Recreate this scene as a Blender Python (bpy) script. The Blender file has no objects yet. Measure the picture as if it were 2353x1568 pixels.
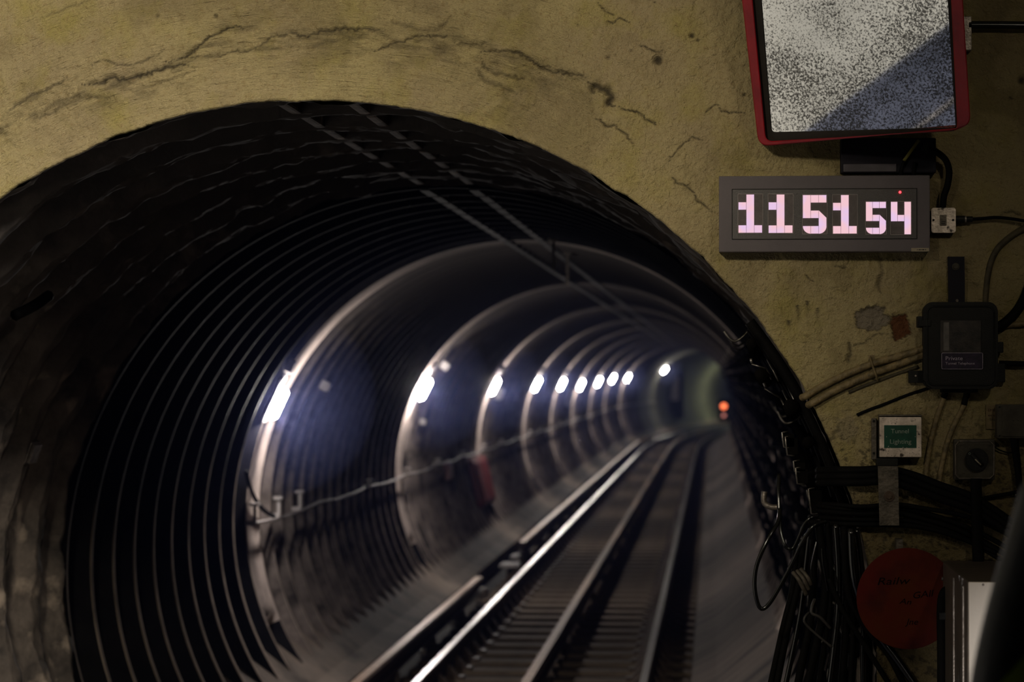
import bpy, bmesh, math, random
import numpy as np
from mathutils import Vector, Matrix

random.seed(7)
rng = np.random.default_rng(11)
SC = bpy.context.scene
COL = SC.collection

# ---------------------------------------------------------------- camera model
FPX = 6536.0                       # focal length in pixels of the 2353 px wide frame
CX, CY = 1176.5, 784.0
CAM = Vector((1.285, -8.985, 2.03))          # z = 0 is the top of the running rails, y = 0 the end wall
YAW = math.atan((1640 - CX) / FPX)           # turned left
PITCH = math.atan((862 - CY) / FPX)          # tilted up
AX = 1.11                          # height of the tunnel axis above the rails
R_MOUTH = 1.80
TC = 0.068                         # track centre

def ray(px, py):
    d0 = Vector(((px - CX) / FPX, -(py - CY) / FPX, 1.0))
    y = d0.y * math.cos(PITCH) + d0.z * math.sin(PITCH)
    z = d0.z * math.cos(PITCH) - d0.y * math.sin(PITCH)
    return Vector((d0.x * math.cos(YAW) - z * math.sin(YAW),
                   d0.x * math.sin(YAW) + z * math.cos(YAW), y))
def W(px, py, d=0.0):
    """the point seen at a pixel, d metres in front of the end wall"""
    r = ray(px, py); t = (-d - CAM.y) / r.y
    return CAM + r * t
def ray_z(px, py, z):
    r = ray(px, py); return CAM + r * ((z - CAM.z) / r.z)
def bend(y):
    return (y - 69.0) ** 2 / 700.0 if y > 69 else 0.0
def lin(y):
    """centre line of the lining, a little right of the mouth's"""
    return bend(y) + .066 * min(1.0, max(0.0, y / 4.6))
def ray_cyl(px, py, rad):
    r = ray(px, py)
    y = 10.0
    for _ in range(40):
        cx = lin(y)
        a = r.x ** 2 + r.z ** 2
        ox, oz = CAM.x - cx, CAM.z - AX
        b = 2 * (ox * r.x + oz * r.z); c = ox * ox + oz * oz - rad * rad
        t = (-b + math.sqrt(max(0, b * b - 4 * a * c))) / (2 * a)
        y2 = CAM.y + r.y * t
        if abs(y2 - y) < 1e-3: break
        y = y2 if y < 60 else 0.5 * (y + y2)
    return CAM + r * t

# ---------------------------------------------------------------- materials
def mat(name, col, rough=0.6, metal=0.0, col2=None, scale=14.0, bump=0.0, bscale=60.0, spec=0.4, dirt=None, dirt_scale=40, dirt_lo=.55, dirt_hi=.7, stretch=None):
    m = bpy.data.materials.new(name); m.use_nodes = True
    nt = m.node_tree; b = nt.nodes['Principled BSDF']
    b.inputs['Roughness'].default_value = rough
    b.inputs['Metallic'].default_value = metal
    b.inputs['Specular IOR Level'].default_value = spec
    tc = nt.nodes.new('ShaderNodeTexCoord')
    src = tc.outputs['Object']
    if stretch:
        mp = nt.nodes.new('ShaderNodeMapping'); mp.inputs['Scale'].default_value = stretch
        nt.links.new(src, mp.inputs['Vector']); src = mp.outputs['Vector']
    n = nt.nodes.new('ShaderNodeTexNoise'); n.inputs['Scale'].default_value = scale
    n.inputs['Detail'].default_value = 6; n.inputs['Roughness'].default_value = .65
    nt.links.new(src, n.inputs['Vector'])
    c2 = col2 or tuple(c * .6 for c in col)
    r = nt.nodes.new('ShaderNodeValToRGB')
    r.color_ramp.elements[0].position = .35; r.color_ramp.elements[0].color = (*c2, 1)
    r.color_ramp.elements[1].position = .65; r.color_ramp.elements[1].color = (*col, 1)
    nt.links.new(n.outputs['Fac'], r.inputs['Fac'])
    out = r.outputs['Color']
    if dirt:
        n2 = nt.nodes.new('ShaderNodeTexNoise'); n2.inputs['Scale'].default_value = dirt_scale; n2.inputs['Detail'].default_value = 5
        nt.links.new(src, n2.inputs['Vector'])
        mr = nt.nodes.new('ShaderNodeMapRange'); mr.inputs[1].default_value = dirt_lo; mr.inputs[2].default_value = dirt_hi
        nt.links.new(n2.outputs['Fac'], mr.inputs[0])
        mx = nt.nodes.new('ShaderNodeMix'); mx.data_type = 'RGBA'
        nt.links.new(mr.outputs[0], mx.inputs[0]); nt.links.new(out, mx.inputs[6]); mx.inputs[7].default_value = (*dirt, 1)
        out = mx.outputs[2]
    nt.links.new(out, b.inputs['Base Color'])
    if bump:
        n3 = nt.nodes.new('ShaderNodeTexNoise'); n3.inputs['Scale'].default_value = bscale; n3.inputs['Detail'].default_value = 5
        nt.links.new(src, n3.inputs['Vector'])
        bp = nt.nodes.new('ShaderNodeBump'); bp.inputs['Strength'].default_value = bump; bp.inputs['Distance'].default_value = .01
        nt.links.new(n3.outputs['Fac'], bp.inputs['Height']); nt.links.new(bp.outputs['Normal'], b.inputs['Normal'])
    return m
def emit(name, col, strength):
    m = bpy.data.materials.new(name); m.use_nodes = True
    nt = m.node_tree; nt.nodes.clear()
    e = nt.nodes.new('ShaderNodeEmission'); e.inputs['Color'].default_value = (*col, 1); e.inputs['Strength'].default_value = strength
    o = nt.nodes.new('ShaderNodeOutputMaterial'); nt.links.new(e.outputs[0], o.inputs['Surface'])
    return m

M = dict(
    black=mat('black_plastic', (.009, .009, .009), .55, spec=.18, bump=.1, bscale=200),
    cable=mat('cable_sheath', (.0055, .005, .0048), .7, spec=.06, col2=(.003, .003, .0035), scale=6, bump=.15, bscale=120),
    cable_grey=mat('grey_cable_sheath', (.05, .045, .042), .5, col2=(.02, .018, .018), scale=8),
    wire=mat('shiny_black_wire', (.006, .006, .007), .16, spec=.6),
    painted=mat('painted_conduit', (.26, .19, .09), .6, col2=(.10, .075, .035), scale=30, bump=.5, bscale=80, dirt=(.03, .025, .015), dirt_scale=25, dirt_lo=.5, dirt_hi=.7),
    olive=mat('painted_over_cable', (.07, .055, .028), .7, col2=(.03, .024, .013), scale=30, bump=.4, bscale=80),
    steel=mat('dull_steel', (.34, .30, .27), .42, .7, col2=(.12, .10, .085), scale=25, bump=.2, bscale=150),
    bright_steel=mat('polished_bracket_steel', (.42, .39, .36), .34, .85, col2=(.05, .045, .04), scale=20),
    galv=mat('painted_metal_plate', (.80, .68, .60), .38, .2, col2=(.36, .30, .25), scale=18, bump=.15, bscale=120, dirt=(.04, .03, .025), dirt_scale=55, dirt_lo=.60, dirt_hi=.70),
    boxgrey=mat('grey_box', (.056, .049, .037), .55, spec=.2, col2=(.028, .024, .018), scale=15, bump=.15, bscale=120),
    strapm=mat('weathered_steel_strap', (.12, .10, .08), .5, .3, col2=(.05, .042, .033), scale=30, bump=.3, bscale=90),
    clock=mat('clock_grey_coating', (.105, .088, .100), .5, col2=(.085, .072, .082), scale=5, bump=.25, bscale=700),
    panel=mat('clock_dark_panel', (.055, .048, .051), .35, col2=(.045, .04, .043), scale=5, bump=.2, bscale=600),
    window=mat('digit_window_dark', (.16, .14, .14), .5, col2=(.12, .105, .105), scale=40, bump=.5, bscale=900),
    winframe=mat('digit_window_edge', (.42, .37, .37), .4),
    cream=mat('cream_label', (.33, .28, .20), .6, col2=(.25, .21, .15), scale=60),
    ink=mat('black_ink', (.01, .01, .01), .7),
    red=mat('red_mirror_frame', (.30, .004, .012), .35, col2=(.20, .003, .009), scale=12, bump=.1, bscale=150, spec=.5),
    gasket=mat('dark_rubber_gasket', (.018, .014, .011), .7),
    navy=mat('dark_purple_box', (.010, .009, .014), .6, spec=.1, col2=(.011, .010, .016), scale=8),
    yellow=mat('yellow_green_tape', (.16, .14, .02), .5),
    green=mat('green_label', (.006, .058, .036), .4, col2=(.004, .036, .022), scale=30),
    print=mat('pale_print', (.30, .35, .30), .6, col2=(.12, .16, .13), scale=60),
    plum=mat('plum_label', (.030, .020, .046), .5, spec=.2, col2=(.012, .010, .018), scale=50),
    plumtext=mat('pale_lilac_print', (.46, .40, .50), .6, col2=(.22, .19, .24), scale=60),
    glasswin=mat('scuffed_window_plate', (.045, .038, .036), .45, col2=(.014, .013, .014), scale=22, spec=.2, bump=.1, bscale=200),
    reddisc=mat('faded_red_disc', (.080, .007, .006), .7, spec=.1, col2=(.075, .016, .004), scale=7, bump=.1, bscale=80, dirt=(.03, .006, .006), dirt_scale=9, dirt_lo=.5, dirt_hi=.75),
    marker=mat('dark_marker_ink', (.008, .002, .003), .7, spec=.05),
    whitebox=mat('white_painted_cabinet', (.84, .77, .70), .45, col2=(.78, .71, .65), scale=10, bump=.1, bscale=200, dirt=(.25, .2, .16), dirt_scale=12, dirt_lo=.66, dirt_hi=.8),
    boxside=mat('grey_brown_cabinet_side', (.085, .068, .055), .5, col2=(.055, .045, .037), scale=10, spec=.15),
    rail=mat('rusty_rail_steel', (.085, .052, .034), .6, .25, col2=(.045, .03, .022), scale=9, bump=.3, bscale=60),
    railtop=mat('worn_conductor_rail_top', (.42, .27, .18), .45, .4, col2=(.28, .17, .11), scale=7),
    railshine=mat('polished_rail_head', (.62, .60, .60), .30, .9, col2=(.5, .47, .45), scale=4),
    sleeper=mat('dusty_timber', (.20, .15, .105), .8, col2=(.10, .075, .055), scale=5, bump=.5, bscale=50, stretch=(1, 8, 8)),
    bed=mat('sooty_concrete', (.045, .037, .030), .85, col2=(.018, .015, .013), scale=3, bump=.6, bscale=25),
    bench=mat('dusty_bench_concrete', (.245, .195, .155), .8, col2=(.11, .088, .072), scale=1.6, bump=.5, bscale=30, dirt=(.045, .036, .03), dirt_scale=3, dirt_lo=.56, dirt_hi=.75, stretch=(1, .5, 1)),
    benchr=mat('streaked_bench_concrete', (.155, .122, .10), .85, col2=(.085, .066, .055), scale=2.2, bump=.5, bscale=30, dirt=(.03, .024, .021), dirt_scale=2.0, dirt_lo=.50, dirt_hi=.66, stretch=(.5, 1.6, .5)),
    iron=mat('sooty_cast_iron', (.012, .0115, .0125), .85, spec=.0, col2=(.0075, .007, .008), scale=8, bump=.3, bscale=50),
    tip=mat('dusty_shaded_flange_tips', (.38, .31, .26), .8, col2=(.20, .165, .14), scale=4, spec=.006),
    flange=mat('dusty_lit_flange_edges', (.22, .18, .16), .75, col2=(.03, .026, .024), scale=4, bump=.3, bscale=50, spec=.0),
    crust=mat('crusted_lining', (.19, .155, .135), .85, col2=(.05, .043, .04), scale=5, bump=.6, bscale=30, dirt=(.42, .34, .28), dirt_scale=7, dirt_lo=.58, dirt_hi=.72),
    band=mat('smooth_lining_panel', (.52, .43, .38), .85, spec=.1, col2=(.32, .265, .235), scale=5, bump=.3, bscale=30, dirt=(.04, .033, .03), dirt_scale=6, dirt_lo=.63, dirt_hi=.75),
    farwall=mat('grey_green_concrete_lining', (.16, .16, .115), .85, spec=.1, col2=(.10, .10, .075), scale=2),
    keyf=mat('sooty_key_flange', (.06, .055, .055), .85, col2=(.008, .008, .008), scale=2.2, bump=.3, bscale=30),
    soot=mat('sooty_cable', (.006, .0055, .0055), .95, col2=(.003, .003, .003), scale=6, spec=.0, bump=.3, bscale=60),
    insul=mat('grimy_porcelain', (.16, .135, .11), .5),
    lampcase=mat('lamp_housing', (.30, .28, .27), .5),
    palebox=mat('pale_grey_box', (.42, .38, .36), .6),
    fire=mat('dark_red_paint', (.16, .012, .012), .5),
    platform=mat('pale_platform_paving', (.46, .43, .37), .7, col2=(.38, .35, .30), scale=3),
    edge=mat('white_platform_edge', (.5, .48, .45), .6),
    pit=mat('dark_track_pit', (.16, .175, .25), .8, col2=(.07, .08, .12), scale=2.5, stretch=(3, .4, 1)),
    vault=mat('white_vault_tiles', (.74, .72, .66), .5, col2=(.68, .66, .6)),
    jacket=mat('dark_jacket', (.010, .011, .015), .6, col2=(.007, .007, .010), scale=10, bump=.5, bscale=14),
    trousers=mat('dark_trousers', (.012, .012, .014), .8),
    hivis=mat('yellow_green_cloth', (.32, .46, .04), .8, col2=(.22, .33, .03), scale=6),
    skin=mat('skin', (.42, .26, .19), .5, col2=(.38, .23, .17)),
    hair=mat('dark_hair', (.014, .010, .008), .5, bump=.5, bscale=90, stretch=(4, 4, 1)),
    shoe=mat('black_shoes', (.01, .01, .01), .4),
    eye=mat('eye', (.5, .48, .45), .2),
)
M['lamp'] = emit('tunnel_lamp_glow', (1.0, .93, .90), 390.0)
M['digit'] = emit('lit_digit', (.95, .60, .70), 1.0)
nt = M['digit'].node_tree; n = nt.nodes.new('ShaderNodeTexNoise'); n.inputs['Scale'].default_value = 14; tcn = nt.nodes.new('ShaderNodeTexCoord')
nt.links.new(tcn.outputs['Object'], n.inputs['Vector']); r = nt.nodes.new('ShaderNodeValToRGB')
r.color_ramp.elements[0].position = .38; r.color_ramp.elements[0].color = (.80, .56, .80, 1); r.color_ramp.elements[1].position = .56; r.color_ramp.elements[1].color = (.90, .56, .62, 1)
nt.links.new(n.outputs['Fac'], r.inputs['Fac']); nt.links.new(r.outputs['Color'], nt.nodes['Emission'].inputs['Color'])
M['led'] = emit('red_indicator', (1, .03, .04), 5.0)
M['signal'] = emit('orange_red_signal', (1.0, .19, .07), 2.4)

# ---------------------------------------------------------------- helpers
def tag(o, label=None, cat=None, group=None, kind=None):
    if label: o['label'] = label
    if cat: o['category'] = cat
    if group: o['group'] = group
    if kind: o['kind'] = kind
    return o
def thing(name, label, cat, loc, group=None):
    o = bpy.data.objects.new(name, None); o.empty_display_size = .05
    COL.objects.link(o); o.location = loc
    return tag(o, label, cat, group)
def wloc(o):
    v = Vector((0, 0, 0))
    while o is not None:
        v += o.location; o = o.parent
    return v
def obj(name, bm, m, parent=None, origin=None, smooth=False, label=None):
    """link bm (world coordinates) as ONE mesh object, its origin at its parent's or at the given point"""
    me = bpy.data.meshes.new(name)
    org = wloc(parent) if parent else Vector(origin) if origin is not None else None
    if org is None:
        org = sum((v.co for v in bm.verts), Vector()) / max(1, len(bm.verts))
    bmesh.ops.translate(bm, verts=bm.verts, vec=-org)
    if smooth:
        for f in bm.faces: f.smooth = True
    bmesh.ops.recalc_face_normals(bm, faces=bm.faces)
    bm.to_mesh(me); bm.free()
    o = bpy.data.objects.new(name, me); COL.objects.link(o)
    if parent: o.parent = parent
    else: o.location = org
    for x in (m if isinstance(m, (list, tuple)) else [m]): me.materials.append(x)
    if label: o['label'] = label
    return o
def B(): return bmesh.new()
def box(bm, lo, hi, bev=0.0, mi=0):
    t = bmesh.new()
    bmesh.ops.create_cube(t, size=1.0)
    lo, hi = Vector(lo), Vector(hi)
    for v in t.verts:
        v.co = Vector([(lo[i] + hi[i]) / 2 + v.co[i] * (hi[i] - lo[i]) for i in range(3)])
    if bev: bmesh.ops.bevel(t, geom=t.edges[:], offset=bev, segments=2, affect='EDGES', profile=.6)
    for f in t.faces: f.material_index = mi
    merge(bm, t)
def merge(bm, t, mtx=None):
    if mtx is not None: t.transform(mtx)
    me = bpy.data.meshes.new('tmp'); t.to_mesh(me); t.free(); bm.from_mesh(me); bpy.data.meshes.remove(me)
def wbox(bm, x0, y0, x1, y1, d0, d1, bev=0.0, mi=0):
    """a box on the end wall: pixel rectangle of its front face, from d0 to d1 metres off the wall"""
    a = W(x0, y0, d1); b = W(x1, y1, d1)
    box(bm, (a.x, -d1, b.z), (b.x, -d0, a.z), bev, mi)
def prism(bm, pts, axis, lo, hi, mi=0):
    """extrude a polygon given in the two other axes along 'axis'"""
    def mk(p, h):
        return (p[0], h, p[1]) if axis == 'y' else (h, p[0], p[1]) if axis == 'x' else (p[0], p[1], h)
    a = [bm.verts.new(mk(p, lo)) for p in pts]; b = [bm.verts.new(mk(p, hi)) for p in pts]
    fs = [bm.faces.new(a), bm.faces.new(b[::-1])]
    n = len(pts)
    for i in range(n): fs.append(bm.faces.new((a[i], b[i], b[(i + 1) % n], a[(i + 1) % n])))
    for f in fs: f.material_index = mi
def rrect(x0, z0, x1, z1, r, n=6):
    out = []
    for cx, cz, a0 in ((x1 - r, z1 - r, 0), (x0 + r, z1 - r, 90), (x0 + r, z0 + r, 180), (x1 - r, z0 + r, 270)):
        for i in range(n + 1):
            a = math.radians(a0 + 90 * i / n); out.append((cx + r * math.cos(a), cz + r * math.sin(a)))
    return out
def smooth_path(pts, step=6):
    P = [Vector(p) for p in pts]
    if len(P) < 3: return P
    out = []
    for i in range(len(P) - 1):
        p0, p1, p2, p3 = P[max(0, i - 1)], P[i], P[i + 1], P[min(len(P) - 1, i + 2)]
        for k in range(step):
            t = k / step
            out.append(.5 * ((2 * p1) + (p2 - p0) * t + (2 * p0 - 5 * p1 + 4 * p2 - p3) * t * t + (3 * p1 - p0 - 3 * p2 + p3) * t ** 3))
    out.append(P[-1]); return out
def tube(bm, pts, r, seg=10, smooth=True, mi=0, flat=1.0):
    P = smooth_path(pts) if smooth else [Vector(p) for p in pts]
    n = len(P); rs = r if isinstance(r, (list, tuple)) else None
    up = Vector((0, 0, 1)); rings = []; prev = None
    for i, p in enumerate(P):
        t = (P[min(i + 1, n - 1)] - P[max(i - 1, 0)])
        if t.length < 1e-9: t = Vector((0, 1, 0))
        t.normalize()
        if prev is None:
            a = up if abs(t.dot(up)) < .95 else Vector((1, 0, 0))
            nrm = (a - t * a.dot(t)).normalized()
        else:
            nrm = prev - t * prev.dot(t); nrm.normalize()
        prev = nrm; bi = t.cross(nrm)
        rr = r if rs is None else rs[0] + (rs[1] - rs[0]) * i / max(1, n - 1)
        rings.append([bm.verts.new(p + nrm * (rr * math.cos(2 * math.pi * k / seg)) + bi * (rr * flat * math.sin(2 * math.pi * k / seg))) for k in range(seg)])
    for i in range(n - 1):
        for k in range(seg):
            f = bm.faces.new((rings[i][k], rings[i][(k + 1) % seg], rings[i + 1][(k + 1) % seg], rings[i + 1][k])); f.smooth = True; f.material_index = mi
    for e in (rings[0][::-1], rings[-1]):
        f = bm.faces.new(e); f.material_index = mi
def disc(bm, c, r, depth, axis=Vector((0, -1, 0)), seg=24, bev=0.0, mi=0):
    t = bmesh.new()
    bmesh.ops.create_cone(t, cap_ends=True, segments=seg, radius1=r, radius2=r, depth=depth)
    if bev: bmesh.ops.bevel(t, geom=[e for e in t.edges if all(len(f.verts) == seg or True for f in e.link_faces) and any(len(f.verts) == seg for f in e.link_faces)], offset=bev, segments=2, affect='EDGES')
    q = Vector((0, 0, 1)).rotation_difference(Vector(axis).normalized())
    for f in t.faces: f.material_index = mi
    merge(bm, t, Matrix.Translation(Vector(c) + Vector(axis).normalized() * depth / 2) @ q.to_matrix().to_4x4())
def screw(parent, px, py, d, r=.004, m='steel'):
    b = B(); disc(b, W(px, py, d), r, .003, seg=12, bev=.0008); obj('screw', b, M[m], parent)
def lettering(txt, px, py, d, h_px, m, parent, name='lettering', width=None, shear=0, rot=0):
    cu = bpy.data.curves.new(name, 'FONT'); cu.body = txt; cu.extrude = .0004
    p = W(px, py, d); sc = abs(W(px, py - h_px, d).z - p.z)
    cu.size = sc / .70; cu.shear = shear
    cu.materials.append(m); cu.resolution_u = 3
    o = bpy.data.objects.new(name, cu); COL.objects.link(o)
    bpy.context.view_layer.update()
    if width:
        w_now = o.dimensions.x
        w_want = abs(W(px + width, py, d).x - p.x)
        o.scale.x = w_want / max(1e-6, w_now)
        bpy.context.view_layer.update()
    sx = o.scale.x
    me = bpy.data.meshes.new_from_object(o.evaluated_get(bpy.context.evaluated_depsgraph_get()))
    bpy.data.objects.remove(o); bpy.data.curves.remove(cu)
    for v in me.vertices: v.co.x *= sx
    o = bpy.data.objects.new(name, me); COL.objects.link(o)
    o.parent = parent
    o.location = p - wloc(parent)
    o.rotation_euler = (math.pi / 2, math.radians(rot), 0)
    return o
def copy_tree(o, parent=None):
    c = o.copy(); COL.objects.link(c)
    if parent: c.parent = parent
    for ch in [x for x in kids.get(o.name, [])]: copy_tree(ch, c)
    return c
kids = {}
def snapshot(o):
    for x in bpy.data.objects:
        if x.parent: 
            l = kids.setdefault(x.parent.name, [])
            if x not in l: l.append(x)

# ---------------------------------------------------------------- numpy noise
def vnoise(x, y, seed=0):
    r = np.random.default_rng(seed); T = r.random((256, 256))
    xi = np.floor(x).astype(int); yi = np.floor(y).astype(int)
    fx = x - xi; fy = y - yi
    fx = fx * fx * (3 - 2 * fx); fy = fy * fy * (3 - 2 * fy)
    a = T[xi % 256, yi % 256]; b = T[(xi + 1) % 256, yi % 256]; c = T[xi % 256, (yi + 1) % 256]; d = T[(xi + 1) % 256, (yi + 1) % 256]
    return (a * (1 - fx) + b * fx) * (1 - fy) + (c * (1 - fx) + d * fx) * fy - .5
def fbm(x, y, oct=5, seed=0, gain=.5):
    s = 0; a = 1
    for k in range(oct):
        s = s + a * vnoise(x * 2 ** k + 13.7 * k, y * 2 ** k + 7.1 * k, seed + k); a *= gain
    return s
def sstep(v, a, b):
    t = np.clip((v - a) / (b - a), 0, 1); return t * t * (3 - 2 * t)

# ================================================================ END WALL
CRACKS = [  # pixel polylines of the plaster's cracks: points, width px, depth mm, dirt
 ([(18,259),(45,238),(74,220),(104,208),(134,193),(155,178)],3.5,6,.8),
 ([(190,193),(208,196),(232,190),(253,178),(262,179),(274,184),(297,181),(327,173),(357,164),(384,156),(413,149),(443,152)],4.5,9,1),
 ([(202,158),(214,146),(238,137),(253,143),(274,149),(295,152),(324,144),(351,131),(372,120),(393,113)],2.0,4,.8),
 ([(384,143),(419,135),(440,119),(464,101),(482,86),(506,74),(521,64),(538,61),(568,64)],3.0,8,1),
 ([(428,134),(464,129),(506,129),(535,119),(565,119),(595,107),(625,86),(646,85),(672,76),(700,82)],2.2,4,.8),
 ([(650,80),(671,76),(686,80),(706,86),(739,71),(769,70),(793,65),(817,70),(852,67),(882,73),(897,85)],3.2,7,.9),
 ([(858,119),(879,110),(903,98),(930,97),(947,86),(965,82),(992,86),(1016,83),(1037,88),(1046,101)],3.0,7,.9),
 ([(888,54),(918,55),(947,64),(977,70),(1007,68),(1025,54),(1037,36)],6.0,6,.5),
 ([(1046,98),(1081,104),(1105,106),(1126,95)],4.0,5,.6),
 ([(1096,119),(1126,118),(1162,118),(1194,122),(1221,137),(1242,155),(1275,167),(1305,170),(1350,178)],3.0,6,.9),
 ([(1105,137),(1114,155),(1132,167),(1156,171),(1186,178),(1209,181)],4.0,6,.7),
 ([(1096,158),(1114,184),(1141,196),(1171,205),(1188,219)],5.0,6,.6),
 ([(1150,122),(1188,122),(1214,135),(1234,150),(1272,158),(1308,168),(1344,173),(1354,181)],2.2,5,.8),
 ([(1352,189),(1367,196),(1387,204),(1402,212),(1405,224),(1397,237),(1413,245)],9.0,16,1.0),
 ([(1358,200),(1366,216)],7.0,9,.8),
 ([(1418,245),(1438,254),(1454,255),(1466,261),(1479,268),(1497,281),(1515,290)],2.2,6,1),
 ([(1364,268),(1380,276),(1395,291),(1415,288),(1426,298),(1446,321),(1461,334)],2.6,6,.9),
 ([(1372,3),(1387,23),(1408,34),(1420,38)],1.8,4,.9),
 ([(1392,46),(1408,54),(1425,41),(1446,52)],1.8,4,.9),
 ([(1464,103),(1476,105),(1489,112),(1507,117),(1522,115)],1.9,4,.9),
 ([(1612,265),(1635,247),(1650,240),(1658,255),(1681,260),(1698,260),(1714,258)],1.7,4,1),
 ([(1530,375),(1548,357),(1561,342),(1581,324),(1594,315),(1624,326)],1.7,4,.9),
 ([(1536,400),(1555,419),(1574,425),(1593,441),(1603,461),(1619,470),(1632,486),(1648,488)],1.9,5,.9),
 ([(1847,628),(1871,649)],1.6,3,.9),
 ([(1919,610),(1935,614),(1938,617),(1948,610)],1.8,4,.9),
 ([(2024,590),(2026,629),(2019,658),(2024,676)],4.0,5,.6),
 ([(1951,783),(1954,808),(1947,840)],3.0,5,.8),
 ([(60,280),(110,262),(160,236),(215,224),(270,222)],3.0,4,.6),
 ([(330,203),(380,186),(420,172),(452,160)],2.4,3,.5),
 ([(90,45),(120,32),(160,15),(205,0)],2.0,3,.5),
 ([(1850,330),(1870,350),(1880,372)],1.4,2,.8),
 ([(2285,500),(2310,488),(2335,490),(2350,500)],2.0,4,.8),
 ([(1950,800),(1985,790),(2010,770),(2050,765)],1.6,3,.7),
]
HOLES = [((1512,138),11,12,1.0),((1590,82),6,8,1.0),((1604,93),4,5,.8),((1710,218),4,14,1.0),((496,37),6,5,.7),((1398,132),5,5,.6),((1450,117),4,5,.6),
         ((2322,225),3.5,12,1.0),((2324,214),2.5,6,1.0),((2347,185),9,8,1.0),((362,37),5,4,.6),((1505,5),3,5,.9),((1328,58),3,4,.7)]
def build_end_wall():
    th_vis = np.linspace(math.radians(-4), math.radians(126), 1120)
    th = np.concatenate([np.linspace(math.radians(-45), math.radians(-4), 24)[:-1], th_vis, np.linspace(math.radians(126), math.radians(225), 50)[1:]])
    s = np.concatenate([np.linspace(0, 1.32, 270), np.linspace(1.32, 2.4, 16)[1:]])
    TH, S = np.meshgrid(th, s, indexing='ij')
    # ragged plaster lip
    rag = fbm(th * 25, th * 0 + 3, 5, 5) * .006 + fbm(th * 120, th * 0 + 9, 3, 6) * .002
    RR = R_MOUTH + S + rag[:, None] * np.exp(-S / .03)
    X = RR * np.cos(TH); Z = AX + RR * np.sin(TH)
    # pixel of each vertex (true projection of the flat wall)
    px, py = proj(X, np.zeros_like(X), Z)
    left = 1 - sstep(X, .55, 1.25)
    h = .0035 * fbm(X * 3.1 + 5, Z * 3.1, 6, 20, .58) * 3.5
    # trowel strokes following the arch
    arc = TH * 2.0
    h += (.0042 * left + .0006) * fbm(arc * 9, S * 60, 4, 40, .6) * (1 - .5 * sstep(S, .25, .5))
    h += .0075 * fbm(X * 20, Z * 20, 4, 50, .62) * (.35 + .9 * sstep(fbm(X * 2.2 + 3, Z * 2.2 + 8, 2, 70), -.05, .25))
    # thicker old layer above the long crack
    ch = [(0,272),(18,259),(74,220),(134,193),(190,193),(262,179),(327,173),(413,149),(440,119),(482,86),(521,64),(568,64),(646,85),(706,86),(769,70),(852,67),(897,85),(930,97),(965,82),(1037,88),(1105,106),(1162,118),(1221,137),(1275,167),(1350,178),(1420,245)]
    cp = [W(*p) for p in ch]
    ct = np.array([math.atan2(p.z - AX, p.x) for p in cp])[::-1]; cr = np.array([math.hypot(p.x, p.z - AX) for p in cp])[::-1]
    o = np.argsort(ct); rc = np.interp(TH, ct[o], cr[o]) + .010 * fbm(arc * 30, S * 0 + 2, 4, 81)
    fade = sstep(TH, math.radians(58), math.radians(72))
    h += fade * .0075 * sstep(RR - rc, -.012, .010)
    rough_zone = fade * np.exp(-((RR - rc + .030) / .055) ** 2)
    flakes = np.round(fbm(arc * 6 + 3, S * 14, 4, 88, .6) * 9) / 9
    h += fade * np.exp(-((RR - rc) / .14) ** 2) * .010 * flakes
    h += rough_zone * .014 * fbm(arc * 22, S * 70, 5, 90, .62)
    h += sstep(X, -2, .5) * (1 - sstep(X, .5, .75)) * np.exp(-((RR - rc - .06) / .09) ** 2) * .005 * fbm(X * 35, Z * 35, 4, 97, .65)
    dirt = rough_zone * np.clip(.35 + 2.0 * fbm(arc * 14, S * 60, 4, 95), 0, 1) * .55
    for pts, wpx, dep, dk in CRACKS:
        # jitter the polyline into a natural crack
        q = []
        for a, b in zip(pts[:-1], pts[1:]):
            n = max(2, int(math.hypot(b[0] - a[0], b[1] - a[1]) / 5))
            for i in range(n):
                t = i / n; q.append((a[0] + (b[0] - a[0]) * t + rng.normal() * 1.6, a[1] + (b[1] - a[1]) * t + rng.normal() * 1.6))
        q.append(pts[-1])
        q = np.array(q); m = 40
        sel = (px > q[:, 0].min() - m) & (px < q[:, 0].max() + m) & (py > q[:, 1].min() - m) & (py < q[:, 1].max() + m)
        ii = np.where(sel)
        if len(ii[0]) == 0: continue
        ux, uy = px[ii], py[ii]; dm = np.full(ux.shape, 1e9); pos = np.zeros(ux.shape)
        for k in range(len(q) - 1):
            ax_, ay_ = q[k]; bx, by = q[k + 1] - q[k]; L = bx * bx + by * by + 1e-9
            t = np.clip(((ux - ax_) * bx + (uy - ay_) * by) / L, 0, 1)
            d = np.hypot(ux - ax_ - t * bx, uy - ay_ - t * by)
            cl = d < dm; dm = np.where(cl, d, dm); pos = np.where(cl, (k + t) / (len(q) - 1), pos)
        taper = np.clip(np.minimum(pos, 1 - pos) * 6, .25, 1) * (.65 + .7 * np.clip(.5 + fbm(ux / 14, uy / 14, 2, 33), 0, 1))
        w = wpx * taper
        g = np.exp(-(dm / w) ** 2)
        h[ii] -= .001 * dep * g * taper
        h[ii] += .0009 * np.exp(-((dm - 2.6 * w) / (1.6 * w)) ** 2)
        dirt[ii] = np.maximum(dirt[ii], dk * np.exp(-(dm / (w * 1.0)) ** 2))
    for (hx, hy), r, dep, dk in HOLES:
        d = np.hypot(px - hx, (py - hy)) + 2.0 * fbm(px / 6, py / 6, 2, 61)
        g = np.exp(-(d / r) ** 4); h -= .001 * dep * g; dirt = np.maximum(dirt, dk * g)
    # patches: bared white plaster, rust coloured repair
    def blob(cx, cy, rx, ry, sd):
        d = np.hypot((px - cx) / rx, (py - cy) / ry) + .45 * fbm(px / 16, py / 16, 3, sd)
        return d
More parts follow.
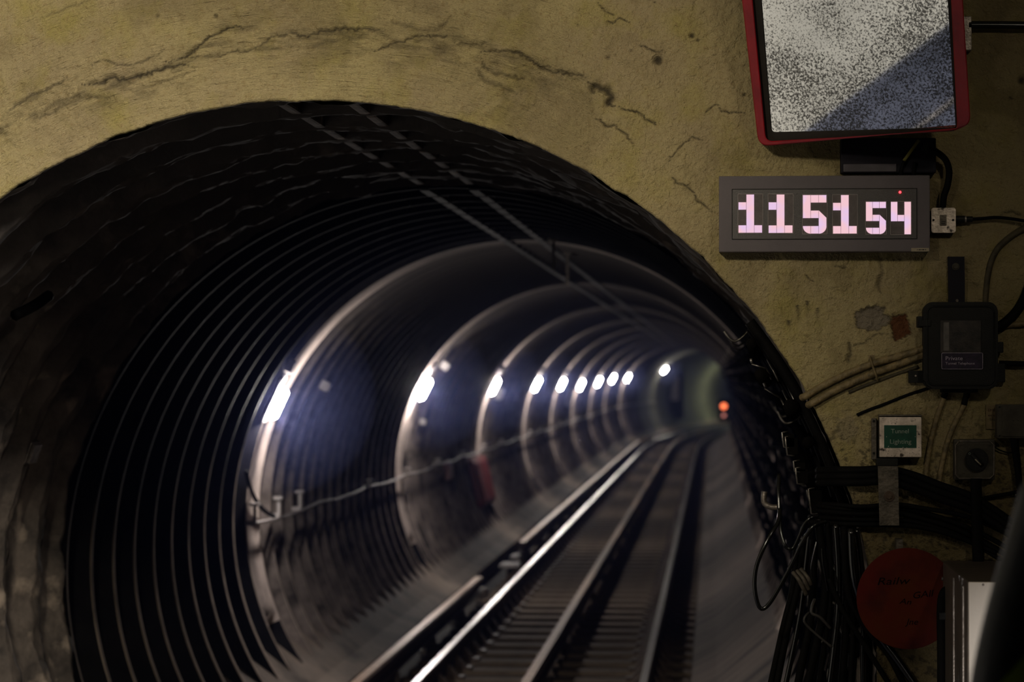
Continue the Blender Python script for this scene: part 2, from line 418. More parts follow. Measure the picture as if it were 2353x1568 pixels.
    bw = blob(2005, 734, 37, 29, 101); pw = 1 - sstep(bw, .9, 1.02)
    br = blob(2066, 752, 26, 29, 102); pr = (1 - sstep(br, .9, 1.02)) * (1 - pw * .8)
    h -= .006 * np.maximum(pw, pr) ; h += .003 * np.maximum(pw, pr) * fbm(px / 7, py / 7, 4, 103, .7) * 2
    dirt = np.maximum(dirt, .8 * np.exp(-((np.minimum(bw, br) - .96) / .05) ** 2))
    bs = blob(1945, 985, 28, 33, 104); ps = (1 - sstep(bs, .8, 1.1)) * .4
    # finger smears
    smear = np.zeros_like(h)
    for sx, sy, l, tl in ((1812,740,16,.12),(1833,706,26,.06),(1855,696,34,.05),(1879,712,28,.05)):
        yy = (py - sy) / l; xx = px - sx - tl * (py - sy) * 1.0
        smear = np.maximum(smear, np.exp(-(xx / 4.6) ** 2) * np.exp(-np.clip(yy, 0, 9) * 1.3) * (py > sy - 5) * np.clip(.75 + fbm(px / 3, py / 8, 2, 111), 0, 1))
    dirt = np.maximum(dirt, np.clip(smear * 1.25, 0, .95))
    # spotty rough plaster low on the right, blotchy grime
    low = sstep(py, 850, 1080) * sstep(px, 1850, 1900)
    spots = sstep(fbm(px / 9, py / 9, 3, 121, .6), .18, .33)
    dirt = np.maximum(dirt, low * spots * .75)
    h += low * .003 * fbm(px / 10, py / 10, 4, 125, .65)
    grime_shade = np.clip(.40 * sstep(px, 1950, 2330) + .15 * sstep(px, 1560, 1900) + .9 * sstep(py, 1085, 1180) * (px > 1500), 0, 1)  # shade to the right and low down, painted into the wall colour
    grime_shade = np.clip(grime_shade + .30 * sstep(fbm(px / 120, py / 120, 4, 131, .6), .0, .4), 0, 1)
    h *= 1 - .0 * h
    n1, n2 = TH.shape
    verts = np.stack([X, -h, Z], -1)
    # return of the plaster into the tunnel: rounded lip
    lip = []
    for dr, dy in ((.0, .0), (-.004, .010), (-.004, .030), (.004, .065)):
        rr = R_MOUTH + rag + dr
        lip.append(np.stack([rr * np.cos(th), -h[:, 0] + dy, AX + rr * np.sin(th)], -1))
    V = np.concatenate([verts.reshape(-1, 3)] + lip[1:])
    idx = np.arange(n1 * n2).reshape(n1, n2)
    q1 = np.stack([idx[:-1, :-1], idx[1:, :-1], idx[1:, 1:], idx[:-1, 1:]], -1).reshape(-1, 4)
    base = n1 * n2; fl = [q1]; prev = idx[:, 0]
    for k in range(len(lip) - 1):
        cur = base + k * n1 + np.arange(n1)
        fl.append(np.stack([prev[:-1], cur[:-1], cur[1:], prev[1:]], -1)); prev = cur
    F = np.concatenate(fl)
    # the lowest part of the disc is cut off at the floor
    cz = V[F][:, :, 2].mean(1); F = F[cz > -.25]
    me = bpy.data.meshes.new('wall_end')
    me.vertices.add(len(V)); me.vertices.foreach_set('co', V.astype(np.float32).ravel())
    me.loops.add(F.size); me.loops.foreach_set('vertex_index', F[:, ::-1].ravel().astype(np.int32))
    me.polygons.add(len(F)); me.polygons.foreach_set('loop_start', np.arange(0, F.size, 4, dtype=np.int32))
    me.polygons.foreach_set('loop_total', np.full(len(F), 4, np.int32))
    me.polygons.foreach_set('use_smooth', np.ones(len(F), bool))
    me.update(calc_edges=True); me.validate()
    for nm, arr, dv in (('dirt', dirt, 0), ('grime_shade', grime_shade, 0), ('plaster', np.maximum(pw, ps), 0), ('rust', pr, 0), ('along', arc, 0), ('across', S, 0), ('trowel', left * (1 - .6 * sstep(S, .3, .6)), 0)):
        a = me.attributes.new(nm, 'FLOAT', 'POINT')
        full = np.concatenate([np.broadcast_to(arr, TH.shape).ravel(), np.tile(np.broadcast_to(arr, TH.shape)[:, 0], len(lip) - 1)])
        a.data.foreach_set('value', full.astype(np.float32))
    o = bpy.data.objects.new('wall_end', me); COL.objects.link(o)
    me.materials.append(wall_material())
    tag(o, 'cracked yellow plaster end wall around the tunnel mouth', 'wall', kind='structure')
    return o
def proj(X, Y, Z):
    dx, dy, dz = X - CAM.x, Y - CAM.y, Z - CAM.z
    xr = dx * math.cos(YAW) + dy * math.sin(YAW)
    f0 = -dx * math.sin(YAW) + dy * math.cos(YAW)
    f = f0 * math.cos(PITCH) + dz * math.sin(PITCH)
    u = dz * math.cos(PITCH) - f0 * math.sin(PITCH)
    return CX + FPX * xr / f, CY - FPX * u / f
def wall_material():
    m = bpy.data.materials.new('yellowed_plaster'); m.use_nodes = True
    nt = m.node_tree; b = nt.nodes['Principled BSDF']; L = nt.links.new
    b.inputs['Roughness'].default_value = .62; b.inputs['Specular IOR Level'].default_value = .3
    tc = nt.nodes.new('ShaderNodeTexCoord')
    def noise(sc, det=5, ro=.6):
        n = nt.nodes.new('ShaderNodeTexNoise'); n.inputs['Scale'].default_value = sc; n.inputs['Detail'].default_value = det; n.inputs['Roughness'].default_value = ro
        L(tc.outputs['Object'], n.inputs['Vector']); return n.outputs['Fac']
    def mix(fac, a, c):
        x = nt.nodes.new('ShaderNodeMix'); x.data_type = 'RGBA'
        if hasattr(fac, 'is_linked') or not isinstance(fac, float): L(fac, x.inputs[0])
        else: x.inputs[0].default_value = fac
        L(a, x.inputs[6]) if not isinstance(a, tuple) else setattr(x.inputs[6], 'default_value', (*a, 1))
        L(c, x.inputs[7]) if not isinstance(c, tuple) else setattr(x.inputs[7], 'default_value', (*c, 1))
        return x.outputs[2]
    def rng_(src, lo, hi, a=0., c=1.):
        r = nt.nodes.new('ShaderNodeMapRange'); r.inputs[1].default_value = lo; r.inputs[2].default_value = hi; r.inputs[3].default_value = a; r.inputs[4].default_value = c
        L(src, r.inputs[0]); return r.outputs[0]
    def attr(n):
        a = nt.nodes.new('ShaderNodeAttribute'); a.attribute_name = n; return a.outputs['Fac']
    c = mix(rng_(noise(2.2), .38, .62), (.425, .350, .172), (.365, .292, .165))
    c = mix(rng_(noise(5.5), .50, .70), c, (.36, .30, .105))
    c = mix(rng_(noise(70, 6, .75), .52, .75), c, (.27, .19, .085))
    c = mix(rng_(attr('grime_shade'), 0, 1, 0, .80), c, (.10, .072, .028))
    c = mix(attr('plaster'), c, (.21, .175, .13))
    c = mix(attr('rust'), c, (.11, .038, .012))
    c = mix(rng_(attr('dirt'), 0, 1, 0, .93), c, (.035, .027, .018))
    L(c, b.inputs['Base Color'])
    def bump(src, dist, prev=None, strength=1.0):
        bp = nt.nodes.new('ShaderNodeBump'); bp.inputs['Strength'].default_value = strength; bp.inputs['Distance'].default_value = dist
        L(src, bp.inputs['Height'])
        if prev is not None: L(prev, bp.inputs['Normal'])
        return bp.outputs[0]
    def mul(a, c, op='MULTIPLY'):
        x = nt.nodes.new('ShaderNodeMath'); x.operation = op
        for k, v in enumerate((a, c)):
            if isinstance(v, (int, float)): x.inputs[k].default_value = v
            else: L(v, x.inputs[k])
        return x.outputs[0]
    cb = nt.nodes.new('ShaderNodeCombineXYZ'); L(mul(attr('along'), 11.0), cb.inputs[0]); L(mul(attr('across'), 95.0), cb.inputs[1])
    st = nt.nodes.new('ShaderNodeTexNoise'); st.inputs['Scale'].default_value = 1.0; st.inputs['Detail'].default_value = 6; st.inputs['Roughness'].default_value = .65; L(cb.outputs[0], st.inputs['Vector'])
    nn = bump(noise(140, 5, .7), .0035)
    rid = mul(mul(mul(noise(24, 6, .62), .5, 'SUBTRACT'), 1.0, 'ABSOLUTE') if False else mul(noise(24, 6, .62), .5, 'SUBTRACT'), 1.0)
    ab = nt.nodes.new('ShaderNodeMath'); ab.operation = 'ABSOLUTE'; L(rid, ab.inputs[0])
    nn = bump(ab.outputs[0], .035, nn, .9)
    nn = bump(mul(st.outputs['Fac'], attr('trowel')), .016, nn, 1.0)
    L(nn, b.inputs['Normal'])
    return m
build_end_wall()

# ================================================================ TUNNEL
LAMP_D = [18.3, 27.5, 36.4, 45.1, 52.8, 60.8, 69.6, 78.6, 88.0, 103.0]
LAMP_PX = [(632, 920), (970, 890), (1132, 885), (1230, 881), (1290, 881), (1336, 883), (1375, 876), (1405, 869), (1441, 867), (1492, 849)]
LAMP_D = [d * .989 for d in LAMP_D]
LAMP_Y = [d + CAM.y for d in LAMP_D]
PITCH_R = .508
Y_END = 128.0
R_IN, R_PAN = 1.785, 1.895
LOW_A = math.radians(202)
def sweep_lining(name, y_rad_mat, a0, a1, na, jitter=None):
    """surface of rings: y_rad_mat = list of (y, radius, material of the strip that starts here)"""
    ang = np.linspace(math.radians(a0), math.radians(a1), na)
    V = []; F = []; MI = []
    for i, (y, r, mi) in enumerate(y_rad_mat):
        rr = np.full(na, r)
        if mi == 2 and r > R_IN: rr[ang > LOW_A] = R_PAN
        if jitter is not None: rr = rr + jitter(ang, y)
        V.append(np.stack([lin(y) + rr * np.cos(ang), np.full(na, y), AX + rr * np.sin(ang)], -1))
        if i:
            p = (i - 1) * na + np.arange(na - 1); c = i * na + np.arange(na - 1)
            F.append(np.stack([p, c, c + 1, p + 1], -1)); m_ = y_rad_mat[i - 1][2]; MI += [(0 if y_rad_mat[i - 1][1] > R_IN else 1) if (m_ == 2 and x > LOW_A) else m_ for x in ang[:-1]]
    V = np.concatenate(V); F = np.concatenate(F)
    me = bpy.data.meshes.new(name)
    me.vertices.add(len(V)); me.vertices.foreach_set('co', V.astype(np.float32).ravel())
    me.loops.add(F.size); me.loops.foreach_set('vertex_index', F.ravel().astype(np.int32))
    me.polygons.add(len(F)); me.polygons.foreach_set('loop_start', np.arange(0, F.size, 4, dtype=np.int32)); me.polygons.foreach_set('loop_total', np.full(len(F), 4, np.int32))
    me.update(calc_edges=True); me.validate()
    me.polygons.foreach_set('material_index', np.array(MI, np.int32))
    o = bpy.data.objects.new(name, me); COL.objects.link(o)
    return o
def ring_profile(y0, y1, fl=.034):
    out = []; y = y0
    while y < y1 - 1e-6:
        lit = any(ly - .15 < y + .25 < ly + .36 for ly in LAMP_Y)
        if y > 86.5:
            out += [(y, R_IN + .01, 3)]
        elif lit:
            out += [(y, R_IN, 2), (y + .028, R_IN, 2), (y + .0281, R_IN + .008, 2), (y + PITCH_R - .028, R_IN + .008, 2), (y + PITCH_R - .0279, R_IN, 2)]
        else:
            out += [(y, R_IN, 4), (y + fl, R_IN, 0), (y + fl + .001, R_PAN, 0), (y + PITCH_R - fl - .001, R_PAN, 0 if y < LAMP_Y[0] - .3 else 1), (y + PITCH_R - fl, R_IN, 4)]  # camera-side faces: dark iron as shade before the first lamp, paler as lamplit beyond
        y += PITCH_R
    out.append((y, R_IN, 1)); return out
n_first = 8
Y1 = .04 + n_first * PITCH_R
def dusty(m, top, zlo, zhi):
    """darker with height: sooty crown over dusty sides, plus fading lamplight painted in"""
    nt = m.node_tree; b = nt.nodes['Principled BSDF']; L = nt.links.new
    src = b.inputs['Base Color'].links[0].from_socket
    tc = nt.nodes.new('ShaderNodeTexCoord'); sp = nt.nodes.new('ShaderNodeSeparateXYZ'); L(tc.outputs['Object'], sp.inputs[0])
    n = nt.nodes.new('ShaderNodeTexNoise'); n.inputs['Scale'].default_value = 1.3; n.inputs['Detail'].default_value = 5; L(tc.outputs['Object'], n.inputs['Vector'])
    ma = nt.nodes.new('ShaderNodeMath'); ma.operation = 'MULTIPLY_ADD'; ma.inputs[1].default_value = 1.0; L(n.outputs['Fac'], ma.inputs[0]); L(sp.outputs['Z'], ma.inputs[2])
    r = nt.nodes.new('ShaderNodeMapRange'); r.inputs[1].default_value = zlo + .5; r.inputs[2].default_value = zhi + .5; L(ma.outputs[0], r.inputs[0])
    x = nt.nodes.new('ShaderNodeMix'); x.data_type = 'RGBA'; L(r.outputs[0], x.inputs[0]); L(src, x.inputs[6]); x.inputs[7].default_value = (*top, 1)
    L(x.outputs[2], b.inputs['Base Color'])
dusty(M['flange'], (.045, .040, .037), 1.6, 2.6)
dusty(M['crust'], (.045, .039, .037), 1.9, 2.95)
dusty(M['tip'], (.006, .0058, .006), .70, 1.55)  # near-black upper tips stand in for lamplight missing them
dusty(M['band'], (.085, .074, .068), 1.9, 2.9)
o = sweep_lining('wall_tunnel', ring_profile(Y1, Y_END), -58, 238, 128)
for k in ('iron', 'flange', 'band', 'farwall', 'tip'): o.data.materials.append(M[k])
tag(o, 'black cast iron ring lining of the tunnel', 'tunnel lining', kind='structure')
WT = o
# the crusted first rings
prof = []
y = .04
for k in range(n_first):
    for yy, rr in ((0, R_IN), (.02, R_IN), (.04, R_IN), (.06, R_IN), (.075, R_PAN - .04), (.16, R_PAN - .03), (.25, R_PAN - .025), (.34, R_PAN - .03), (.43, R_PAN - .04), (.445, R_IN), (.475, R_IN)):
        prof.append((y + yy, rr, 0))
    y += PITCH_R
prof.append((y, R_IN, 0)); prof.append((y + .001, R_PAN, 0))
def crust_j(ang, y):
    g = fbm(ang * 9, ang * 0 + y * 6, 5, 201, .6)
    return np.clip(-.035 * g, -.016, .04) + .016
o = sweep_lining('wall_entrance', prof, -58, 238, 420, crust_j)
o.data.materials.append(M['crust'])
tag(o, 'crusted first rings of the tunnel lining behind the plaster lip', 'tunnel lining', kind='structure')
# key flanges along the crown, in ring-long lengths
b = B(); y = .12
while y < Y1 - .4:
    for sx in (-.115, .115):
        z = AX + math.sqrt(R_PAN ** 2 - sx ** 2)
        box(b, (lin(y) + sx - .02, y, z - .095), (lin(y) + sx + .02, y + .40, z + .01), .01)
    y += PITCH_R
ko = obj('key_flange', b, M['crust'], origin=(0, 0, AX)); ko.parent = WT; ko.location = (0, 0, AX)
b = B()
y = Y1 + .05
while y < 125:
    for sx in (-.115, .115):
        z = AX + math.sqrt(R_PAN ** 2 - sx ** 2)
        q = random.random()
        box(b, (lin(y) + sx - .022, y, z - .115), (lin(y) + sx + .022, y + .44, z + .01))
    y += PITCH_R
ko = obj('key_flange', b, M['keyf'], origin=(0, 0, AX)); ko.parent = WT; ko.location = (0, 0, AX)
# end of the visible tunnel
b = B(); prism(b, [(bend(Y_END) + 2.0 * math.cos(a), AX + 2.0 * math.sin(a)) for a in np.linspace(0, 2 * math.pi, 40)[:-1]], 'y', Y_END, Y_END + .1)
tag(obj('wall_far', b, M['iron']), 'dark far end of the tunnel bend', 'wall', kind='structure')

def strip(name, prof, m, y0, y1, step=2.0):
    """extrude a closed x-z profile along the track"""
    b = B(); ys = [y0]
    while ys[-1] < y1: ys.append(min(y1, ys[-1] + (step if ys[-1] > 40 else 8)))
    rings = [[b.verts.new((p[0] + bend(y), y, p[1])) for p in prof] for y in ys]
    n = len(prof)
    for i in range(len(ys) - 1):
        for k in range(n):
            f = b.faces.new((rings[i][k], rings[i + 1][k], rings[i + 1][(k + 1) % n], rings[i][(k + 1) % n]))
    b.faces.new(rings[0]); b.faces.new(rings[-1][::-1])
    return b
BED = -.205
tag(obj('floor', strip('floor', [(-1.4, BED), (1.35, BED), (1.35, BED - .3), (-1.4, BED - .3)], None, .05, 126), M['bed']), 'sooty concrete track bed', 'floor', kind='structure')
tag(obj('floor_pit', strip('p', [(-1.9, BED), (1.24, BED), (1.24, BED - .3), (-1.9, BED - .3)], None, -26, .05), M['pit']), 'track pit beside the platform', 'floor', kind='structure')
tag(obj('trim_1', strip('bench', [(-1.17, BED - .02), (-1.16, -.03), (-1.30, .03), (-1.60, .262), (-1.86, .50), (-1.86, -.3)], None, .05, 126), M['bench']), 'sloping concrete bench along the left of the track', 'concrete bench', kind='structure')
tag(obj('trim_2', strip('bench', [(1.12, BED - .02), (1.92, -.3), (1.92, .58), (1.62, .30), (1.30, .03), (1.13, -.06)], None, .05, 126), M['benchr']), 'sloping concrete bench along the right of the track', 'concrete bench', kind='structure')

# ---- rails
def rail_profile(cx, top, head=.070, h=.145):
    w = head / 2
    return [(cx - w * .75, top), (cx + w * .75, top), (cx + w, top - .012), (cx + w, top - .040), (cx + .010, top - .055), (cx + .010, top - h + .032), (cx + w * .95, top - h + .018), (cx + w * .95, top - h), (cx - w * .95, top - h), (cx - w * .95, top - h + .018), (cx - .010, top - h + .032), (cx - .010, top - .055), (cx - w, top - .040), (cx - w, top - .012)]
def rail(name, label, cat, cx, top, y0, y1, topmat, head=.070, h=.145):
    t = thing(name, label, cat, (cx, max(y0, 0), top - h))
    obj('rail_body', strip('r', rail_profile(cx, top, head, h), None, y0, y1), M['rail'], t)
    w = head / 2
    obj('rail_head', strip('r', [(cx - w * .72, top + .0015), (cx + w * .72, top + .0015), (cx + w * .72, top - .002), (cx - w * .72, top - .002)], None, y0, y1), topmat, t)
    return t
RUN_L = rail('running_rail', 'polished running rail left of the centre rail, brightest of all rails', 'rail', TC - .7525, 0, -26, 125, M['railshine'])
RUN_R = rail('running_rail', 'running rail right of the centre rail, beside the dark trough', 'rail', TC + .7525, 0, -26, 125, M['railshine'], head=.066)
CEN = rail('conductor_rail', 'rusty brown centre conductor rail between the running rails', 'rail', TC, .038, -26, 125, M['railtop'], head=.085, h=.14)
gapA, gapB = ray_z(1112, 1326, .076).y, ray_z(1176, 1246, .076).y
XC = ray_z(1112, 1326, .076).x
OUT1 = rail('conductor_rail', 'near length of outer conductor rail on the left, before the gap', 'rail', -.985, .076, .1, gapA, M['railtop'], head=.09, h=.14)
OUT2 = rail('conductor_rail', 'far length of outer conductor rail on the left, beyond the gap', 'rail', -.955, .076, gapB, 125, M['railtop'], head=.09, h=.14)
# chairs and insulators are parts of their rails
SL_Y = [9.6 + .66 * k for k in range(170)]
SL_Y = [y for y in SL_Y if y < 112]
def add_parts(rl, name, proto_bm, m, ys, cx):
    first = obj(name, proto_bm, m, origin=(cx, 0, 0)); base = wloc(rl)
    for i, y in enumerate(ys):
        c = first if i == 0 else first.copy()
        if i: COL.objects.link(c)
        c.parent = rl; c.location = Vector((cx + bend(y), y, 0)) - base
def chair_bm(cx):
    b = B(); box(b, (cx - .17, -.09, BED + .03), (cx + .17, .09, BED + .055), .006)
    for s in (-1, 1):
        prism(b, [(cx + s * .04, BED + .05), (cx + s * .13, BED + .05), (cx + s * .045, -.055)] if s > 0 else [(cx + s * .04, BED + .05), (cx + s * .045, -.055), (cx + s * .13, BED + .05)], 'y', -.05, .05)
    return b
for rl, cx in ((RUN_L, TC - .7525), (RUN_R, TC + .7525)):
    add_parts(rl, 'rail_chair', chair_bm(cx), M['rail'], SL_Y[:98], cx)
def insul_bm(cx, top):
    b = B(); z0 = BED + .01
    for (r, za, zb) in ((.075, z0, z0 + .035), (.05, z0 + .035, z0 + .06), (.07, z0 + .06, z0 + .085), (.06, z0 + .085, top - .14)):
        if zb > za: disc(b, (cx, 0, za), r, zb - za, axis=(0, 0, 1), seg=16)
    return b
add_parts(CEN, 'insulator', insul_bm(TC, .038), M['insul'], [11 + 2.64 * k for k in range(35)], TC)
add_parts(OUT1, 'insulator', insul_bm(-.985, .076), M['insul'], [11 + 2.64 * k for k in range(4)], -.985)
add_parts(OUT2, 'insulator', insul_bm(-.955, .076), M['insul'], [gapB + .6 + 2.64 * k for k in range(30)], -.955)
# sleepers
b = B(); box(b, (-1.05, -.125, BED - .02), (1.05, .125, BED + .035), .008)
s0 = obj('sleeper', b, M['sleeper'], origin=(0, 0, 0))
tag(s0, 'dusty timber sleeper across the track bed between the rails', 'sleeper', 'sleepers under the rails')
for i, y in enumerate(SL_Y):
    c = s0 if i == 0 else s0.copy()
    if i: COL.objects.link(c)
    c.location = (TC + bend(y), y, 0)
# white plates in the gap of the outer rail
def plate_thing(name, label, cat, x0, y0, x1, y1, z, th):
    a = ray_z(x0, y1, z); c = ray_z(x1, y0, z)
    t = thing(name, label, cat, (a.x, a.y, z - th))
    b = B(); box(b, (a.x, a.y, z - th), (c.x, min(c.y, a.y + .5), z), .006); obj('plate', b, M['palebox'], t)
    b = B(); box(b, ((a.x + c.x) / 2 - .03, a.y + .1, BED), ((a.x + c.x) / 2 + .03, a.y + .3, z - th)); obj('post', b, M['rail'], t)
    return t
plate_thing('track_marker', 'white flat marker plate in the gap of the outer rail', 'marker', 1147, 1284, 1206, 1299, .02, .03)
plate_thing('track_marker', 'small pale marker block just beyond the white plate in the rail gap', 'marker', 1172, 1266, 1204, 1279, .05, .05)

# ---- tunnel lamps
def wall_frame(p):
    """local frame on the lining at p: inward normal, tangent (up along the wall), along the tunnel"""
    n = Vector((lin(p.y) - p.x, 0, AX - p.z)).normalized()
    return n, Vector((-n.z, 0, n.x)) if n.x > 0 else Vector((n.z, 0, -n.x))
def local_box(bm, c, n, t, sn, st, sy, bev=.0, off=0.0, mi=0):
    tb = bmesh.new(); box(tb, (-sn / 2, -sy / 2, -st / 2), (sn / 2, sy / 2, st / 2), bev, mi)
    yv = Vector((0, 1, 0))
    mtx = Matrix(((n.x, yv.x, t.x, 0), (n.y, yv.y, t.y, 0), (n.z, yv.z, t.z, 0), (0, 0, 0, 1)))
    merge(bm, tb, Matrix.Translation(c + n * (off + sn / 2)) @ mtx)
ordn = ['nearest', 'second', 'third', 'fourth', 'fifth', 'sixth', 'seventh', 'eighth', 'ninth', 'tenth and farthest']
for k, (D, (lx, ly)) in enumerate(zip(LAMP_D, LAMP_PX)):
    Y = D + CAM.y
    r_ = ray(lx, ly); zt = (CAM + r_ * (D / r_.y)).z           # height read off the photo, then set on the wall
    R0 = R_IN
    hz = zt - AX
    p = Vector((lin(Y) - math.sqrt(R0 ** 2 - hz ** 2), Y, zt))
    n, t = wall_frame(p)
    th_ = thing('tunnel_lamp', f'{ordn[k]} glowing white lamp along the left tunnel wall' if k else 'nearest and largest glowing white lamp on the left tunnel wall', 'lamp', p, 'lamps on the left tunnel wall')
    b = B(); local_box(b, p, n, t, .022, .30, .12, .008); obj('lamp_housing', b, M['lampcase'], th_)
    b = B(); local_box(b, p, n, t, .060, .225, .10, .0, .023); bmesh.ops.bevel(b, geom=b.edges[:], offset=.026, segments=1, affect='EDGES')
    obj('diffuser', b, M['lamp'], th_)
    b = B(); local_box(b, p + t * .25, n, t, .05, .09, .09, .01); obj('junction_box', b, M['palebox'], th_)
    b = B(); tube(b, [p + n * .02 + t * .15, p + n * .025 + t * .22], .012, smooth=False); obj('conduit', b, M['lampcase'], th_)

# ---- wire along the left wall
def left_wall(y, z, r):
    return Vector((lin(y) - math.sqrt(r * r - (z - AX) ** 2), y, z))
pts = []; ZW = 1.075
y = LAMP_Y[0] + .05
while y < 92:
    for f, sag in ((0, 0), (.33, .022), (.67, .022)):
        pts.append(left_wall(y + f * 3.05, ZW - sag, R_IN - .05))
    y += 3.05
b = B(); tube(b, pts, .011, 6, smooth=False)
tag(obj('wall_cable', b, M['palebox'], smooth=True), 'thin pale cable sagging along the left tunnel wall below the lamps', 'cable')
brk = None
for i in range(16):
    y = LAMP_Y[0] + .05 + (1.0 * i if i < 3 else 3.05 * (i - 1))
    p = left_wall(y, ZW, R_IN)
    b = B(); n, t = wall_frame(p)
    local_box(b, p, n, t, .06, .03, .03); hh = .12 if i < 3 else .05; local_box(b, p + n * .05 + t * hh / 2, n, t, .02, hh, .02); local_box(b, p + n * .03 + t * hh, n, t, .06, .02, .08)
    tag(obj('cable_bracket', b, M['palebox'], origin=p), 'small pale hook bracket carrying the thin cable on the left wall', 'bracket', 'hook brackets of the left wall cable')
dp = [ray_cyl(*q, R_IN - .03) for q in ((566, 1085), (574, 1118), (588, 1150), (610, 1176), (640, 1192))]
b = B(); tube(b, dp, .014, 8); tag(obj('drooping_cable', b, M['cable'], smooth=True), 'black cable drooping across the pale wall under the nearest lamp', 'cable')

# ---- small fittings on the tunnel wall
def fitting(name, label, cat, px, py, w, h, dep, m, rad=R_IN, lid=True, group=None):
    p = ray_cyl(px, py, rad); n, t = wall_frame(p)
    th_ = thing(name, label, cat, p, group)
    b = B(); local_box(b, p, n, t, dep, h, w, min(w, h) * .12); obj('box_body', b, m, th_)
    if lid:
        b = B(); local_box(b, p, n, t, .012, h * .8, w * .8, .002, dep); obj('lid', b, m, th_)
    return th_
fitting('junction_box', 'pale junction box hanging just right of the nearest lamp', 'junction box', 737, 882, .06, .07, .06, M['palebox'])
fitting('junction_box', 'pale round box above and right of the second lamp', 'junction box', 1015, 836, .09, .08, .07, M['palebox'])
fitting('junction_box', 'pale oblong box just right of and below the fifth lamp', 'junction box', 1304, 914, .3, .34, .10, M['palebox'])
fitting('junction_box', 'small pale box on the lit wall under the second lamp', 'junction box', 965, 968, .06, .06, .05, M['palebox'])
fitting('junction_box', 'pale block behind the third lamp at its lower right', 'junction box', 1141, 903, .2, .16, .08, M['palebox'])
fitting('junction_box', 'small grey canister on the dark left wall near the mouth', 'canister', 42, 1030, .16, .105, .07, M['steel'], R_PAN - .03)
fitting('fire_box', 'dark red box low on the left wall beyond the third lamp', 'box', 1098, 1108, 1.9, .62, .10, M['fire'])
fitting('wall_plate', 'narrow pinkish plate on the left wall past the second lamp', 'plate', 1025, 1082, .5, .22, .05, mat('pinkish_plate', (.35, .2, .2)))
p = ray_cyl(42, 700, R_IN)
q = ray_cyl(4, 725, R_IN); q2 = ray_cyl(82, 680, R_IN)
b = B(); tube(b, [q + Vector((.05, 0, 0)), (q + q2) / 2 + Vector((.06, 0, 0)), q2 + Vector((.05, 0, 0))], .022, 8)
tag(obj('cable_stub', b, M['cable'], smooth=True), 'short thick black cable end on the crusted left rings', 'cable')
for lx, ly, l, wh in ((1272, 548, .20, 'left'), (1304, 578, .24, 'right')):
    p = ray_cyl(lx, ly, R_IN + .02)
    t_ = thing('hanging_strap', f'thin pale strap hanging from the crown, {wh}most of the two', 'strap', p)
    b = B(); box(b, (p.x - .010, p.y - .01, p.z - l), (p.x + .010, p.y + .01, p.z)); obj('strap', b, M['strapm'], t_)
    b = B(); box(b, (p.x - .03, p.y - .03, p.z - .02), (p.x + .03, p.y + .03, p.z + .02), .004); obj('fixing_plate', b, M['strapm'], t_)
# cabinet on the bend
D = 109.0; Y = D + CAM.y; r_ = ray(1545, 890); p = CAM + r_ * (D / r_.y)
t_ = thing('trackside_cabinet', 'tall dark cabinet with a pale panel at the tunnel bend', 'cabinet', (p.x, Y, .35))
b = B(); box(b, (p.x - .42, Y, .35), (p.x + .42, Y + .5, 2.7), .03); obj('cabinet_body', b, M['iron'], t_)
b = B(); box(b, (p.x - .24, Y - .03, 1.05), (p.x + .24, Y + .01, 2.0), .01); obj('panel', b, mat('pale_lilac_panel', (.5, .45, .48), .6), t_)
# signal
D = 84.0; Y = D + CAM.y; r_ = ray(1663, 934); p = CAM + r_ * (D / r_.y)
t_ = thing('signal_lamp', 'small orange red signal light far down the track on the right', 'signal', p)
b = B(); box(b, (p.x - .16, Y, p.z - .42), (p.x + .16, Y + .22, p.z + .2), .02); obj('signal_housing', b, M['black'], t_)
b = B(); disc(b, (p.x, Y - .001, p.z), .085, .03, seg=20, bev=.006); obj('signal_lens', b, M['signal'], t_)
b = B(); disc(b, (p.x, Y - .001, p.z - .27), .05, .02, seg=16); obj('signal_reflection', b, emit('pink_reflection_glow', (1, .35, .3), .8), t_)  # glowing disc in place of the signal's reflection below it
b = B(); box(b, (p.x + .1, Y + .06, p.z - .1), (p.x + .45, Y + .12, p.z - .04)); obj('bracket', b, M['rail'], t_)

# ================================================================ RIGHT WALL CABLES
def rw(y, ang, r):
    a = math.radians(ang); return Vector((lin(y) + r * math.cos(a), y, AX + r * math.sin(a)))
angs = [36, 32.5, 28, 24, 20, 15.5, 11, 6.5, 1, -5, -10, -15]
names_r = ['topmost', 'second from top', 'third from top', 'fourth from top', 'fifth from top', 'sixth from top', 'seventh from top', 'eighth from top', 'ninth from top', 'third from bottom', 'second from bottom', 'bottom']
for i, a in enumerate(angs):
    rad = [.018, .022, .026, .02, .03, .022, .018, .028, .024, .03, .026, .022][i]
    pts = []; y = .18; k = 0
    while y < 118:
        st = 1.0 if y < 40 else 2.0
        pts.append(rw(y, a - (.9 if k % 2 else 0) + .25 * math.sin(y * 1.7 + i), R_IN - .05 - (.03 if i % 3 == 1 else 0)))
        y += st; k += 1
    b = B(); tube(b, pts, rad, 8, smooth=False)
    tag(obj('tunnel_cable', b, M['soot'], smooth=True), f'dark cable along the right tunnel wall, {names_r[i]} on the brackets', 'cable', 'cables on the right tunnel wall')
